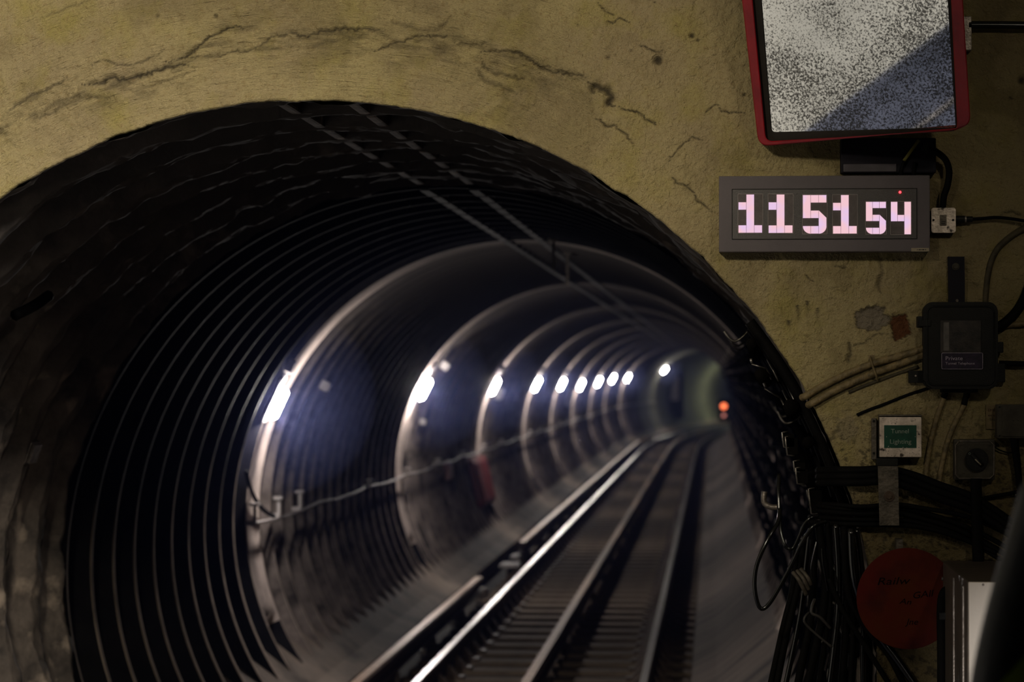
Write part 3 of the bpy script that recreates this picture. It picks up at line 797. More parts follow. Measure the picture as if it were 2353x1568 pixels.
# hook brackets carrying them
def hook_bracket(y, label, first=False):
    p0 = rw(y, 12, R_IN)
    t = thing('cable_hanger', label, 'cable hanger', p0, 'cable hangers on the right tunnel wall')
    b = B(); tube(b, [rw(y, a, R_IN - .012) for a in range(-18, 42, 4)], .018, 8); obj('upright', b, M['cable'], t)
    for a in ([16.5, 10, 3, -7, -13] if first else [38, 26, 13, 3, -7]):
        n, tt = wall_frame(rw(y, a, R_IN))
        base = rw(y, a, R_IN - .01)
        b = B(); tube(b, [base, base + n * .045 - tt * .008, base + n * .075 - tt * .003, base + n * .085 + tt * .02, base + n * .084 + tt * .05], .0045, 8)
        obj('hook_arm', b, M['bright_steel'], t)
hook_bracket(.22, 'cable hanger nearest the mouth on the right wall, with shiny hook arms', True)
for i, y in enumerate((1.5, 3.2, 5.0, 7.2, 9.6, 12.4, 16, 20.5, 26)):
    hook_bracket(y, ('second', 'third', 'fourth', 'fifth', 'sixth', 'seventh', 'eighth', 'ninth', 'tenth')[i] + ' cable hanger from the mouth along the right tunnel wall')
# two bent strip brackets at the top of the run, with the slanting fins behind them
for w, knob, arm, fins in (('upper', (1725, 829), ((1727, 837), (1759, 847)), (((1763, 826), (1789, 877)), ((1759, 846), (1773, 873)), ((1776, 830), (1797, 867)))),
                           ('lower', (1756, 885), ((1757, 893), (1791, 914)), (((1798, 897), (1824, 951)), ((1793, 915), (1806, 942)), ((1811, 890), (1833, 940))))):
    t_ = thing('strip_bracket', f'{w} of two thin shiny bent strips poking out of the right tunnel edge', 'bracket', W(*knob, -.4))
    b = B(); tube(b, [W(knob[0], knob[1] - 5, -.4), W(knob[0] + 3, knob[1] + 6, -.4)], .0045, 8, smooth=False); obj('knob', b, M['bright_steel'], t_)
    b = B(); tube(b, [W(*arm[0], -.4), W(*arm[1], -.4)], .0026, 6, smooth=False); obj('arm', b, M['bright_steel'], t_)
    for k, (p, q) in enumerate(fins):
        b = B(); tube(b, [W(*p, -.38 + .03 * k), W(*q, -.36 + .03 * k)], .0030, 6, smooth=False); obj('fin', b, M['bright_steel'], t_)
for k, (pts_, w) in enumerate(((((1797, 994), (1801, 1028)), 'topmost'), (((1804, 1004), (1809, 1046)), 'second'), (((1823, 1060), (1826, 1084)), 'third'), (((1828, 1076), (1832, 1112)), 'fourth'), (((1857, 1124), (1864, 1181)), 'lowest'))):
    p, q = pts_; t_ = thing('hook_plate', f'thin shiny upright hook plate on the right tunnel edge, {w} of five', 'hook', W(*q, -.12), 'hook plates at the right tunnel edge')
    b = B(); tube(b, [W(p[0] + 14, p[1] - 2, -.10), W(p[0] + 3, p[1], -.09), W(*p, -.09), W(*q, -.09), W(q[0] + 16, q[1] + 2, -.10)], .0027, 6, smooth=False); obj('edge', b, M['bright_steel'], t_)
    b = B(); a = W(p[0] + 2, p[1] + 3, -.10); e = W(q[0] + 24, q[1] - 1, -.10); box(b, (a.x, .095, e.z), (e.x, .115, a.z)); obj('plate', b, M['soot'], t_)
def cable(name, label, pts, r, m='cable', d=.02, cat='cable', group=None, flat=1.0, seg=10):
    P = [W(p[0], p[1], p[2] if len(p) > 2 else d) for p in pts]
    b = B(); tube(b, P, r, seg, flat=flat)
    return tag(obj(name, b, M[m], smooth=True), label, cat, group)

# ---- heavy bundle crossing the wall under the lighting switch
b1 = [(1880,1079,-.12),(1930,1078,.0),(1980,1078,.03),(2040,1076,.035),(2100,1090,.035),(2160,1113,.035),(2230,1138,.035),(2300,1180,.04),(2370,1235,.05)]
for i, (dy, r, w) in enumerate(((0, .0125, 'top'), (14, .0125, 'second'), (28, .012, 'third'))):
    cable('heavy_cable', f'thick black cable crossing under the lighting switch, {w} of its bundle', [(p[0], p[1] + 3 + dy * (1 if k < 4 else 1.1), p[2] + .006 * i) for k, p in enumerate(b1)], r, group='thick cables under the lighting switch')
b2 = [[(1862,1160,-.15),(1920,1168,-.0),(1980,1172),(2060,1168),(2130,1180),(2230,1216),(2320,1262)],
      [(1862,1172,-.15),(1920,1178,.0),(1980,1182),(2060,1180),(2130,1196),(2210,1222),(2320,1280)],
      [(1860,1188,-.15),(1920,1192,.0),(1980,1195),(2070,1196),(2140,1210),(2220,1240),(2320,1300)],
      [(1860,1200,-.12),(1920,1204,.0),(1980,1206),(2072,1207),(2141,1217),(2210,1238),(2290,1272)],
      [(1865,1158,-.15),(1920,1160,.0),(1980,1165),(2060,1160),(2130,1170),(2230,1190),(2320,1230)]]
for i, p in enumerate(b2):
    cable('thin_cable', f'thin black cable passing behind the steel strap, {["second","third","fourth","lowest","highest"][i]} of its bundle', p, .0072 + .001 * (i % 2), d=.02 + .004 * i, group='thin cables behind the steel strap')
# ---- cables hanging down beside the mouth
hang = [
 [(1862,1215),(1853,1290),(1845,1370),(1832,1450),(1800,1600)],
 [(1845,1240),(1838,1330),(1812,1440),(1780,1600)],
 [(1880,1200),(1888,1260),(1897,1330),(1890,1420),(1872,1500),(1852,1600)],
 [(1900,1200),(1908,1300),(1906,1400),(1895,1480),(1878,1600)],
 [(1920,1205),(1926,1300),(1926,1400),(1917,1490),(1903,1600)],
 [(1938,1210),(1944,1300),(1945,1400),(1940,1500),(1932,1600)],
 [(1952,1215),(1960,1310),(1962,1400),(1958,1500),(1955,1600)],
 [(1940,1215),(1948,1360),(1992,1445),(2042,1505),(2090,1600)],
 [(1955,1215),(1966,1345),(2014,1450),(2064,1520),(2120,1600)],
 [(1905,1330),(1935,1400),(1985,1480),(2035,1560),(2060,1600)],
 [(1830,1260),(1822,1350),(1798,1450),(1765,1600)],
 [(1870,1240),(1868,1330),(1862,1430),(1846,1510),(1828,1600)],
 [(1968,1215),(1980,1300),(1985,1400),(1982,1500),(1984,1600)],
]
nm = ['third from the left', 'second from the left', 'fifth from the left', 'sixth from the left', 'seventh from the left', 'eighth from the left', 'ninth from the left', 'upper one slanting right', 'one slanting right just under the red disc', 'lowest one slanting right', 'leftmost', 'fourth from the left', 'rightmost straight one']
for i, p in enumerate(hang):
    d = (-.10, -.14, .03, .025, .03, .02, .035, .05, .06, .055, -.16, -.02, .015)[i]
    cable('hanging_cable', f'black cable hanging down beside the tunnel mouth, {nm[i]}', p, .0085 + .002 * ((i * 7) % 3), 'cable' if i % 4 else 'wire', d=d, group='cables hanging beside the mouth')
cable('wire_loop', 'loose loop of shiny black wire hanging out over the track', [(1898,1199,.03),(1884,1202,.04),(1870,1209,.05),(1853,1231,.05),(1835,1264,.05),(1815,1306,.05),(1794,1345,.05),(1772,1382,.05),(1755,1399,.05),(1744,1394,.05),(1736,1366,.05),(1734,1335,.05),(1739,1300,.05),(1753,1264,.05),(1772,1227,.04),(1788,1200,.02),(1792,1170,.0)], .0068, 'wire', cat='wire')
cable('looped_cable', 'black cable dropping and turning up again above the wire loop', [(1790,1090,-.05),(1789,1130,-.02),(1791,1182,.0),(1795,1223,.02),(1802,1251,.03),(1811,1261,.03),(1822,1260,.03),(1831,1246,.03),(1839,1227,.03),(1849,1205,.03),(1864,1190,.03),(1880,1186,.02)], .0062, 'wire')
cable('stray_wire', 'thin shiny wire end left of the hanging cables', [(1876,1245,.05),(1873,1262,.055),(1867,1290,.06),(1864,1310,.06),(1868,1335,.05)], .003, 'wire', cat='wire')
cable('stray_wire', 'thin shiny wire end just right of the other stray wire', [(1888,1260,.05),(1890,1290,.055),(1896,1325,.05),(1902,1360,.04)], .0022, 'wire', cat='wire')
cable('pink_cable', 'pinkish bent cable among the hanging black cables', [(1866,1405,.05),(1852,1415,.07),(1848,1428,.075),(1858,1442,.07),(1880,1462,.06),(1912,1488,.05)], .0040, 'cable_grey')
cable('grey_cable', 'short grey bent cable above the pinkish one', [(1872,1378,.05),(1866,1395,.07),(1866,1410,.075),(1885,1420,.07),(1908,1445,.05)], .0048, 'cable_grey')
# saddle clamp and U hook
t_ = thing('saddle_clamp', 'grey ribbed saddle clamp on the cables above the bent grey cable', 'clamp', W(1843, 1340, .05))
for k in range(3):
    b = B(); tube(b, [W(1822 + 9 * k, 1316 - 4 * k, .05), W(1836 + 10 * k, 1334 - 3 * k, .07), W(1853 + 5 * k, 1368 - 12 * k, .055)], .0065, 8); obj('rib', b, M['strapm'], t_)
b = B(); tube(b, [W(1757, 1130, -.9), W(1755, 1150, -.9), W(1760, 1160, -.9), W(1774, 1166, -.9), W(1786, 1166, -.9)], .010, 8)
tag(obj('pipe_hook', b, M['steel'], smooth=True), 'small bright curved hook between the tunnel bench and the cables', 'hook')

# ================================================================ ON THE WALL
# ---- clock
c0 = W(1894, 579, 0)
clk = thing('platform_clock', 'grey digital clock with six lit pink digits on the wall', 'clock', c0)
CD = .075
b = B(); wbox(b, 1652, 405, 2137, 578, -.01, CD, .003); obj('housing', b, M['clock'], clk)
b = B()
a = W(1683, 436, CD); e = W(2106, 548, CD)
for lo, hi in (((a.x - .002, e.z - .002), (e.x + .002, e.z)), ((a.x - .002, a.z), (e.x + .002, a.z + .002)), ((a.x - .002, e.z), (a.x, a.z)), ((e.x, e.z), (e.x + .002, a.z))):
    box(b, (lo[0], -CD - .0025, lo[1]), (hi[0], -CD + .002, hi[1]))
obj('bezel', b, M['black'], clk)
b = B(); box(b, (a.x, -CD - .0012, e.z), (e.x, -CD + .002, a.z)); obj('display_panel', b, M['panel'], clk)
WIN = [(1695.3, 445.6, 1753.4, 536.6, '1'), (1764.5, 445.6, 1823.4, 537.0, '1'), (1843.2, 446.8, 1901.3, 538.6, '5'), (1912.4, 446.8, 1970.9, 538.6, '1'), (1988.3, 462.6, 2037.7, 539.4, '5'), (2045.6, 462.6, 2095.1, 540.1, '4')]
CELLS = {'1': [(0, 1, 1, 2), (1, 0, 2, 5), (0, 4, 1, 5), (2, 4, 3, 5)],
         '5': [(0, 0, 1, 3), (1, 0, 2, 1), (2, 0, 3, 1), (1, 2, 2, 3), (1, 4, 2, 5), 'bl', 'br'],
         '4': [(0, 0, 1, 3), (1, 2, 2, 3), (2, 0, 3, 5)]}
for (x0, y0, x1, y1, ch) in WIN:
    a = W(x0, y0, CD); e = W(x1, y1, CD); yf = -CD - .0012
    b = B(); box(b, (a.x, yf - .001, e.z), (e.x, yf, a.z)); wn = obj('digit_window', b, M['window'], clk)
    b = B(); t = .0011
    for lo, hi in (((a.x, e.z), (e.x, e.z + t)), ((a.x, a.z - t), (e.x, a.z)), ((a.x, e.z), (a.x + t, a.z)), ((e.x - t, e.z), (e.x, a.z))):
        box(b, (lo[0], yf - .002, lo[1]), (hi[0], yf - .0009, hi[1]))
    fo = obj('window_edge', b, M['winframe'], wn)
    mx, mz = (x1 - x0) * .022, (y1 - y0) * .018
    X0 = W(x0 + mx, y0 + mz, CD); X1 = W(x1 - mx * 1.6, y1 - mz * .8, CD)
    cw, chh = (X1.x - X0.x) / 3, (X0.z - X1.z) / 5; g = .0005
    b = B(); dlo, dhi = yf - .0022, yf - .0008
    for c in CELLS[ch]:
        if c == 'bl':
            pts = [(X0.x + g, X1.z + chh - g), (X0.x + cw - g, X1.z + chh - g), (X0.x + cw - g, X1.z)]
            for i in range(1, 7):
                an = math.radians(270 - 90 * i / 6 + 0); pts.append((X0.x + cw * .95 + cw * .93 * math.cos(an), X1.z + chh * .95 + chh * .93 * math.sin(an) * 1.0))
            prism(b, pts[::-1], 'y', dlo, dhi)
        elif c == 'br':
            xr, xl = X1.x - g, X0.x + 2 * cw + g
            pts = [(xl, X1.z + 3 * chh), (xr, X1.z + 2 * chh + chh * .05), (xr, X1.z + chh * .95)]
            for i in range(0, 7):
                an = math.radians(0 - 90 * i / 6); pts.append((xl + cw * .02 + (cw * .95) * math.cos(an), X1.z + chh * .95 + chh * .95 * math.sin(an)))
            pts.append((xl, X1.z))
            prism(b, pts, 'y', dlo, dhi)
        else:
            box(b, (X0.x + c[0] * cw + g, dlo, X0.z - c[3] * chh + g), (X0.x + c[2] * cw - g, dhi, X0.z - c[1] * chh - g))
    obj('digit', b, M['digit'], wn)
b = B(); disc(b, W(2068, 442, CD + .001), .0042, .004, seg=14, bev=.001); obj('indicator_light', b, M['led'], clk)
b = B(); wbox(b, 2094, 570, 2135, 578, CD - .001, CD + .0012); pl = obj('maker_plate', b, M['cream'], clk)
b = B()
for x0, x1 in ((2107, 2108.5), (2111, 2114), (2115, 2117.5), (2119, 2124), (2126, 2128)): wbox(b, x0, 573, x1, 575.4, CD + .001, CD + .0016)
obj('small_print', b, M['ink'], pl)

# ---- mirror
MC = W(1965, 150, .27)                    # a point of the glass
def mirror_normal(u=-.40):
    """tilt for which the top of the dark plinth of the trackside wall is reflected along the line seen in the
    photo's mirror; returns the normal and the height of that plinth"""
    tgt = [np.array(ray(1850, 300)), np.array(ray(2180, 52))]; c = np.array(CAM); m = np.array(MC)
    def res(v, ZP):
        n = np.array([math.sin(u), -math.cos(u) * math.cos(v), math.sin(v) * math.cos(u)]); es = []
        XE = 2.05 - math.sqrt(3.95 ** 2 - (ZP - 1.2) ** 2)
        for r in tgt:
            p = c + r * (((m - c) @ n) / (r @ n)); q = r - 2 * (r @ n) * n
            es.append((p + q * ((ZP - p[2]) / q[2]))[0] - XE)
        return es
    best = None
    for ZP in np.arange(-.1, 1.1, .02):
        for v in np.arange(-.6, -.1, .002):
            a, b_ = res(v, ZP); e = a * a + b_ * b_
            if best is None or e < best[0]: best = (e, v, ZP)
    v, ZP = best[1], best[2]
    return Vector((math.sin(u), -math.cos(u) * math.cos(v), math.sin(v) * math.cos(u))).normalized(), float(ZP)
MN, PLINTH = mirror_normal()
print('MIRROR', MN, PLINTH)
def onm(px, py, off=0.0):
    r = ray(px, py); t = (MC + MN * off - CAM).dot(MN) / r.dot(MN); return CAM + r * t
def ipoly(corners, rad_px, n=5):
    """rounded polygon in pixels"""
    out = []; k = len(corners)
    for i in range(k):
        p, a, c = Vector(corners[i]), Vector(corners[i - 1]), Vector(corners[(i + 1) % k])
        u = (a - p).normalized() * rad_px; v = (c - p).normalized() * rad_px
        for j in range(n + 1):
            t = j / n; out.append(tuple((p + u) * (1 - t) ** 2 + p * 2 * t * (1 - t) + (p + v) * t * t))
    return out
mir = thing('safety_mirror', 'tilted square mirror with a red frame high on the wall', 'mirror', MC)
outer = [(1688, -150), (1743, 337), (2231, 291), (2203, -150)]
gl = [(1737, -150), (1772, 305), (2196, 294), (2168, -150)]
inn = [(1728, -150), (1761, 318), (2190, 304), (2176, -150)]
def ring_solid(bm, po, pi, off0, off1):
    n = len(po)
    A = [bm.verts.new(onm(*p, off0)) for p in po]; Bv = [bm.verts.new(onm(*p, off1)) for p in po]
    Cc = [bm.verts.new(onm(*p, off1)) for p in pi]; Dd = [bm.verts.new(onm(*p, off0)) for p in pi]
    for i in range(n):
        j = (i + 1) % n
        bm.faces.new((A[i], A[j], Bv[j], Bv[i])); bm.faces.new((Bv[i], Bv[j], Cc[j], Cc[i])); bm.faces.new((Cc[i], Cc[j], Dd[j], Dd[i])); bm.faces.new((Dd[i], Dd[j], A[j], A[i]))
b = B(); ring_solid(b, ipoly(outer, 26), ipoly([(1715, -150), (1760, 325), (2200, 300), (2178, -150)], 16), -.045, .028)
bmesh.ops.bevel(b, geom=[e for e in b.edges], offset=.003, segments=1, affect='EDGES')
obj('frame', b, M['red'], mir)
b = B(); ring_solid(b, ipoly([(1714, -150), (1759, 326), (2201, 301), (2179, -150)], 14), ipoly(gl, 8), -.02, .006); obj('gasket', b, M['gasket'], mir)
b = B(); po = ipoly([(1730, -150), (1766, 312), (2199, 300), (2172, -150)], 8)
f1 = [b.verts.new(onm(*p, .002)) for p in po]; f2 = [b.verts.new(onm(*p, -.006)) for p in po]
b.faces.new(f1[::-1]); b.faces.new(f2)
for i in range(len(po)): b.faces.new((f1[i], f1[(i + 1) % len(po)], f2[(i + 1) % len(po)], f2[i]))
def mirror_material():
    m = bpy.data.materials.new('dirty_mirror_glass'); m.use_nodes = True; nt = m.node_tree; L = nt.links.new
    bs = nt.nodes['Principled BSDF']; bs.inputs['Metallic'].default_value = 1; bs.inputs['Roughness'].default_value = .03; bs.inputs['Base Color'].default_value = (.92, .92, .92, 1)
    d = nt.nodes.new('ShaderNodeBsdfPrincipled'); d.inputs['Base Color'].default_value = (.028, .028, .026, 1); d.inputs['Roughness'].default_value = .9
    tc = nt.nodes.new('ShaderNodeTexCoord')
    n1 = nt.nodes.new('ShaderNodeTexNoise'); n1.inputs['Scale'].default_value = 150; n1.inputs['Detail'].default_value = 3; n1.inputs['Roughness'].default_value = .7
    n2 = nt.nodes.new('ShaderNodeTexNoise'); n2.inputs['Scale'].default_value = 4.5; n2.inputs['Detail'].default_value = 3
    for n in (n1, n2): L(tc.outputs['Object'], n.inputs['Vector'])
    ad = nt.nodes.new('ShaderNodeMath'); ad.operation = 'MULTIPLY_ADD'; ad.inputs[1].default_value = .42; L(n2.outputs['Fac'], ad.inputs[0]); L(n1.outputs['Fac'], ad.inputs[2])
    mr = nt.nodes.new('ShaderNodeMapRange'); mr.inputs[1].default_value = .66; mr.inputs[2].default_value = .82; mr.inputs[4].default_value = .9; L(ad.outputs[0], mr.inputs[0])
    mx = nt.nodes.new('ShaderNodeMixShader'); L(mr.outputs[0], mx.inputs[0]); L(bs.outputs[0], mx.inputs[1]); L(d.outputs[0], mx.inputs[2])
    L(mx.outputs[0], nt.nodes['Material Output'].inputs['Surface']); return m
obj('mirror_glass', b, mirror_material(), mir)
b = B(); ring_solid(b, ipoly([(1700, -145), (1752, 325), (2222, 284), (2196, -145)], 24), ipoly([(1900, 0), (1910, 150), (2050, 150), (2040, 0)], 10), -.05, -.02); obj('back_plate', b, M['black'], mir)
b = B(); tube(b, [onm(1980, 80, -.05), Vector((onm(1980, 80).x, .0, onm(1980, 80).z))], .03, smooth=False); obj('mounting_arm', b, M['black'], mir)
# bracket plate and pipe right of the mirror
t_ = thing('pipe_flange', 'small grey metal plate behind the right edge of the mirror', 'bracket', W(2224, 76))
b = B(); wbox(b, 2204, 37, 2233, 116, -.005, .04, .003); obj('plate', b, M['steel'], t_)
screw(t_, 2227, 44, .04, .0025); screw(t_, 2227, 109, .04, .0025)
cable('wall_pipe', 'black pipe running right from the plate beside the mirror', [(2226,58),(2290,58),(2380,59)], .0135, 'wire', d=.03, cat='pipe')
# dark box below the mirror
t_ = thing('junction_box', 'dark purple box between the mirror and the clock', 'junction box', W(2040, 397))
b = B(); wbox(b, 1932, 318, 2151, 397, -.01, .055, .004); obj('box_body', b, M['navy'], t_)
b = B(); wbox(b, 1938, 377, 2060, 395, .05, .060, .002); obj('lower_rail', b, mat('purple_grey_rail', (.045, .036, .05), .45), t_)
b = B(); disc(b, W(2134, 340, .055), .018, .02, seg=20, bev=.004); obj('cable_gland', b, M['black'], t_)
cable('clock_cable', 'short black cable stub into the clock top, left of two', [(2070,412,.05),(2071,392,.06),(2078,370,.066)], .006, group=None, d=.06)
cable('clock_cable', 'short black cable stub into the clock top, right of two', [(2099,412,.05),(2100,395,.06),(2102,372,.066)], .006, d=.06)
b = B(); p0, p1 = W(2077, 370, .068), W(2112, 322, .07)
tube(b, [p0, p1], .0052, 6, smooth=False, flat=.4); tag(obj('earth_strap', b, M['yellow']), 'yellow green strap slanting down from the mirror to the clock cable', 'strap')
cable('looped_lead', 'black cable curving from the dark box down to the switch plate', [(2134,342,.075),(2153,350,.07),(2173,368,.06),(2181,395,.05),(2177,427,.045),(2169,451,.04),(2166,480,.03)], .0105, 'cable', d=.05)
# switch plate
t_ = thing('switch_plate', 'square pale metal switch plate at the right end of the clock', 'switch', W(2168, 535))
a = W(2140, 478, .045); e = W(2196, 535, .045)
b = B(); prism(b, rrect(a.x, e.z, e.x, a.z, .007), 'y', -.048, -.02); obj('face_plate', b, M['galv'], t_)
b = B(); box(b, (a.x + .004, -.03, e.z + .004), (e.x - .004, .005, a.z - .004), .004); obj('back_box', b, M['strapm'], t_)
b = B(); wbox(b, 2160, 494, 2175, 518, .047, .0525, .001); obj('rocker', b, M['strapm'], t_)
b = B(); wbox(b, 2163, 509, 2172, 511, .052, .0531); wbox(b, 2163, 513, 2172, 515, .052, .0531); obj('marks', b, M['ink'], t_)
screw(t_, 2145, 506, .047, .0035, 'black'); screw(t_, 2190, 506, .047, .0035, 'black')
t_ = thing('cable_gland', 'black cable gland on the right of the switch plate', 'cable gland', W(2215, 505, .03))
b = B(); disc(b, W(2196, 504, .03), .011, .028, axis=(1, 0, 0), seg=16); obj('gland_body', b, M['black'], t_)
b = B(); disc(b, W(2216, 504, .03), .0105, .006, axis=(1, 0, 0), seg=8); obj('gland_nut', b, M['steel'], t_)
b = B(); disc(b, W(2220, 504, .03), .009, .02, axis=(1, 0, 0), seg=16); obj('gland_tail', b, M['black'], t_)
cable('thin_lead', 'thin black cable running right from the gland beside the switch plate', [(2230,504),(2262,502),(2290,500),(2330,504),(2375,512)], .0052, 'cable', d=.028)
# painted cables at the right
cable('arched_cable', 'dark painted cable arching down the wall right of the switch plate', [(2375,517),(2353,526),(2324,543),(2294,570),(2278,600),(2270,635),(2266,670),(2264,700)], (.0115, .0085), 'olive', d=.006)
cable('thick_lead', 'thick black cable curving up right from the telephone', [(2286,754,.03),(2300,748,.03),(2314,738,.025),(2334,718,.02),(2352,690,.02),(2368,650,.02)], .0155, 'cable', d=.02)
cable('wall_conduit', 'painted conduit running right from the telephone top', [(2288,756),(2320,748),(2375,742)], .0085, 'painted', d=.012)
cable('black_lead', 'straight black cable running right from the telephone side', [(2296,835),(2330,836),(2375,837)], .0085, 'cable', d=.02)
# conduits from the mouth to the telephone
cable('painted_conduit', 'upper of two yellow painted conduits sloping up to the telephone', [(1843,914,.0),(1854,909),(1880,893),(1926,869),(1997,839),(2069,818),(2126,801)], .0118, 'painted', d=.016, cat='conduit')
cable('painted_conduit', 'lower of two yellow painted conduits sloping up to the telephone', [(1858,931,.0),(1868,926),(1926,894),(1997,863),(2069,836),(2126,815)], .0118, 'painted', d=.016, cat='conduit')
cable('wall_lead', 'thin dark cable under the painted conduits above the lighting switch', [(1969,954),(2000,941),(2033,929),(2086,908),(2140,890)], .0048, 'cable', d=.008)
cable('wall_lead', 'dark cable pressed under the lower painted conduit', [(1950,902),(2000,882),(2060,860),(2110,843)], .0055, 'olive', d=.006)
t_ = thing('conduit_clip', 'small pale clip holding the two painted conduits', 'clip', W(2006, 838))
b = B(); tube(b, [W(2000, 822, .004), W(2002, 832, .032), W(2008, 850, .036), W(2014, 866, .03), W(2017, 876, .004)], .006, 6, flat=.5); obj('clip_band', b, M['painted'], t_)
b = B(); wbox(b, 1995, 816, 2010, 828, -.002, .006, .001); obj('clip_tab', b, M['painted'], t_)
cable('drop_cable', 'left of two painted cables dropping from the telephone', [(2172,893),(2172,905),(2165,926),(2154,958),(2143,997),(2133,1047),(2126,1105)], .0088, 'painted', d=.011, group=None)
cable('drop_cable', 'right of two painted cables dropping from the telephone', [(2222,893),(2222,908),(2215,933),(2197,968),(2179,1011),(2168,1054),(2157,1110)], .0088, 'painted', d=.011)
for i, (x, y) in enumerate(((2172, 903), (2222, 905))):
    cable('cable_tail', f'black tail on top of the {("left","right")[i]} painted drop cable', [(x + (6 if i else 2), y - 18, .02), (x, y, .014), (x - (7 if i else 4), y + (26 if i else 12), .012)], .0098 if i else .0094, 'cable', d=.012)

# ---- telephone
ph = thing('tunnel_telephone', 'black telephone box with a small window and white lettered label', 'telephone', W(2207, 893))
a = W(2123, 697, .085); e = W(2292, 893, .085)
def top_bulge(p, k):
    mx = (a.x + e.x) / 2; return (p[0], p[1] + (k * (1 - ((p[0] - mx) / ((e.x - a.x) / 2)) ** 2) if p[1] > (a.z + e.z) / 2 else 0))
b = B(); prism(b, [top_bulge(p, .004) for p in rrect(a.x, e.z, e.x, a.z, .026, 8)], 'y', -.06, .0)
obj('case', b, M['black'], ph)
b = B(); prism(b, [top_bulge(p, .004) for p in rrect(a.x - .002, e.z - .002, e.x + .002, a.z + .002, .028, 8)], 'y', -.085, -.062)
bmesh.ops.bevel(b, geom=[x for x in b.edges if len(x.link_faces) == 2 and any(len(f.verts) > 8 for f in x.link_faces)], offset=.005, segments=2, affect='EDGES')
door = obj('door', b, M['black'], ph)
b = B()
rim = rrect(a.x + .010, e.z + .010, e.x - .010, a.z - .010, .022, 6); tube(b, [(p[0], -.086, p[1]) for p in rim + rim[:1]], .0028, 6, smooth=False)
obj('raised_rim', b, M['black'], door)
b = B(); wbox(b, 2161, 737, 2254, 811, .084, .0875, .001); win = obj('window', b, M['glasswin'], door)
b = B(); wbox(b, 2168, 741, 2181, 806, .0875, .0882); obj('pane_edge', b, mat('scuffed_grey_strip', (.10, .088, .085), .5, scale=60), win)
b = B(); prism(b, rrect(W(2163, 849, .088).x, W(2163, 849, .088).z, W(2258.6, 811, .088).x, W(2163, 811, .088).z, .004, 4), 'y', -.0905, -.086); lab = obj('label', b, M['plum'], door)
b = B(); rr_ = rrect(W(2164, 848.5, .09).x, W(2164, 848.5, .09).z, W(2258, 811.5, .09).x, W(2258, 811.5, .09).z, .0035, 4)
tube(b, [(p[0], -.0905, p[1]) for p in rr_ + rr_[:1]], .0008, 5, smooth=False); obj('label_border', b, M['plumtext'], lab)
lettering('Private', 2172, 828, .0908, 9.0, M['plumtext'], lab, width=39)
lettering('Tunnel Telephone', 2172.5, 838, .0908, 5.6, M['plumtext'], lab, width=67)
for (x0, y0, x1, y1, n_) in ((2108, 727, 2124, 753, 'hinge'), (2112, 735, 2140, 751, 'hinge_leaf'), (2290, 786, 2306, 811, 'latch')):
    b = B(); wbox(b, x0, y0, x1, y1, .02, .088 if n_ == 'hinge_leaf' else .075, .003); obj(n_, b, M['black'], ph)
b = B(); wbox(b, 2088, 852, 2126, 880, -.002, .03, .002); obj('mounting_lug', b, M['black'], ph)
b = B(); wbox(b, 2288, 836, 2310, 879, -.002, .03, .002); obj('mounting_lug', b, M['black'], ph)
screw(ph, 2104, 864, .03, .0028)
b = B(); wbox(b, 2163, 888, 2247, 903, -.002, .05, .004); obj('cable_entry', b, M['black'], ph)
t_ = thing('hanging_strap', 'black vertical metal strap bolted to the wall above the telephone', 'strap', W(2197, 697))
b = B(); pts = [(2178, 590), (2216, 590), (2217, 640), (2217, 702), (2180, 702), (2179, 640)]
prism(b, [(W(*p, .02).x, W(*p, .02).z) for p in pts][::-1], 'y', -.022, .004); obj('strap', b, M['navy'], t_)
b = B(); disc(b, W(2196, 613, .022), .0115, .004, seg=20, bev=.001); disc(b, W(2196, 613, .026), .0075, .006, seg=6); obj('bolt', b, M['boxgrey'], t_)
b = B(); disc(b, W(2199, 691, .022), .0046, .003, seg=14); obj('rivet', b, M['strapm'], t_)
# ---- tunnel lighting switch box
lb = thing('lighting_switch', 'bright metal box with a green lettered tunnel lighting label', 'switch box', W(2068, 1052))
b = B(); wbox(b, 2020, 958, 2118, 1051.5, -.002, .055, .002); obj('box_body', b, M['strapm'], lb)
b = B(); wbox(b, 2021, 959, 2117.5, 1051, .054, .060, .0015); obj('cover', b, M['galv'], lb)
b = B(); wbox(b, 2020, 953.5, 2119, 957.2, -.002, .062, .001); obj('top_rim', b, M['strapm'], lb)
b = B(); wbox(b, 2003, 962, 2014, 1056, -.002, .03, .001); fl_ = obj('side_flange', b, M['strapm'], lb)
for sy in (968, 1042): 
    b = B(); disc(b, W(2008, sy, .03), .004, .003, seg=12); obj('screw', b, M['black'], fl_)
b = B(); wbox(b, 2031.6, 977.6, 2106, 1030, .0598, .0612); gl_ = obj('label', b, M['green'], lb)
lettering('Tunnel', 2047, 996, .0616, 10.2, M['print'], gl_, width=41)
lettering('Lighting', 2044, 1020, .0616, 10.2, M['print'], gl_, width=49)
for x, y in ((2037, 1004), (2103, 1004)): 
    b = B(); disc(b, W(x, y, .061), .0016, .0015, seg=10); obj('rivet', b, M['print'], gl_)
b = B()
for k in range(34):
    x, y = (random.uniform(2040, 2115), random.uniform(1026, 1049)) if k < 26 else (random.uniform(2024, 2112), random.uniform(961, 974))
    t = bmesh.new(); bmesh.ops.create_uvsphere(t, u_segments=8, v_segments=5, radius=random.uniform(.0009, .0019)); merge(b, t, Matrix.Translation(W(x, y, .0605)))
tag(obj('water_drops', b, mat('water_drops', (.5, .45, .4), .05, spec=1.0), lb, smooth=True), kind='stuff')
b = B(); wbox(b, 2014, 1053, 2064, 1072, -.002, .05, .003); obj('conduit_block', b, M['black'], lb)
t_ = thing('steel_strap', 'flat upright steel strap over the cables under the lighting switch', 'strap', W(2042, 1209))
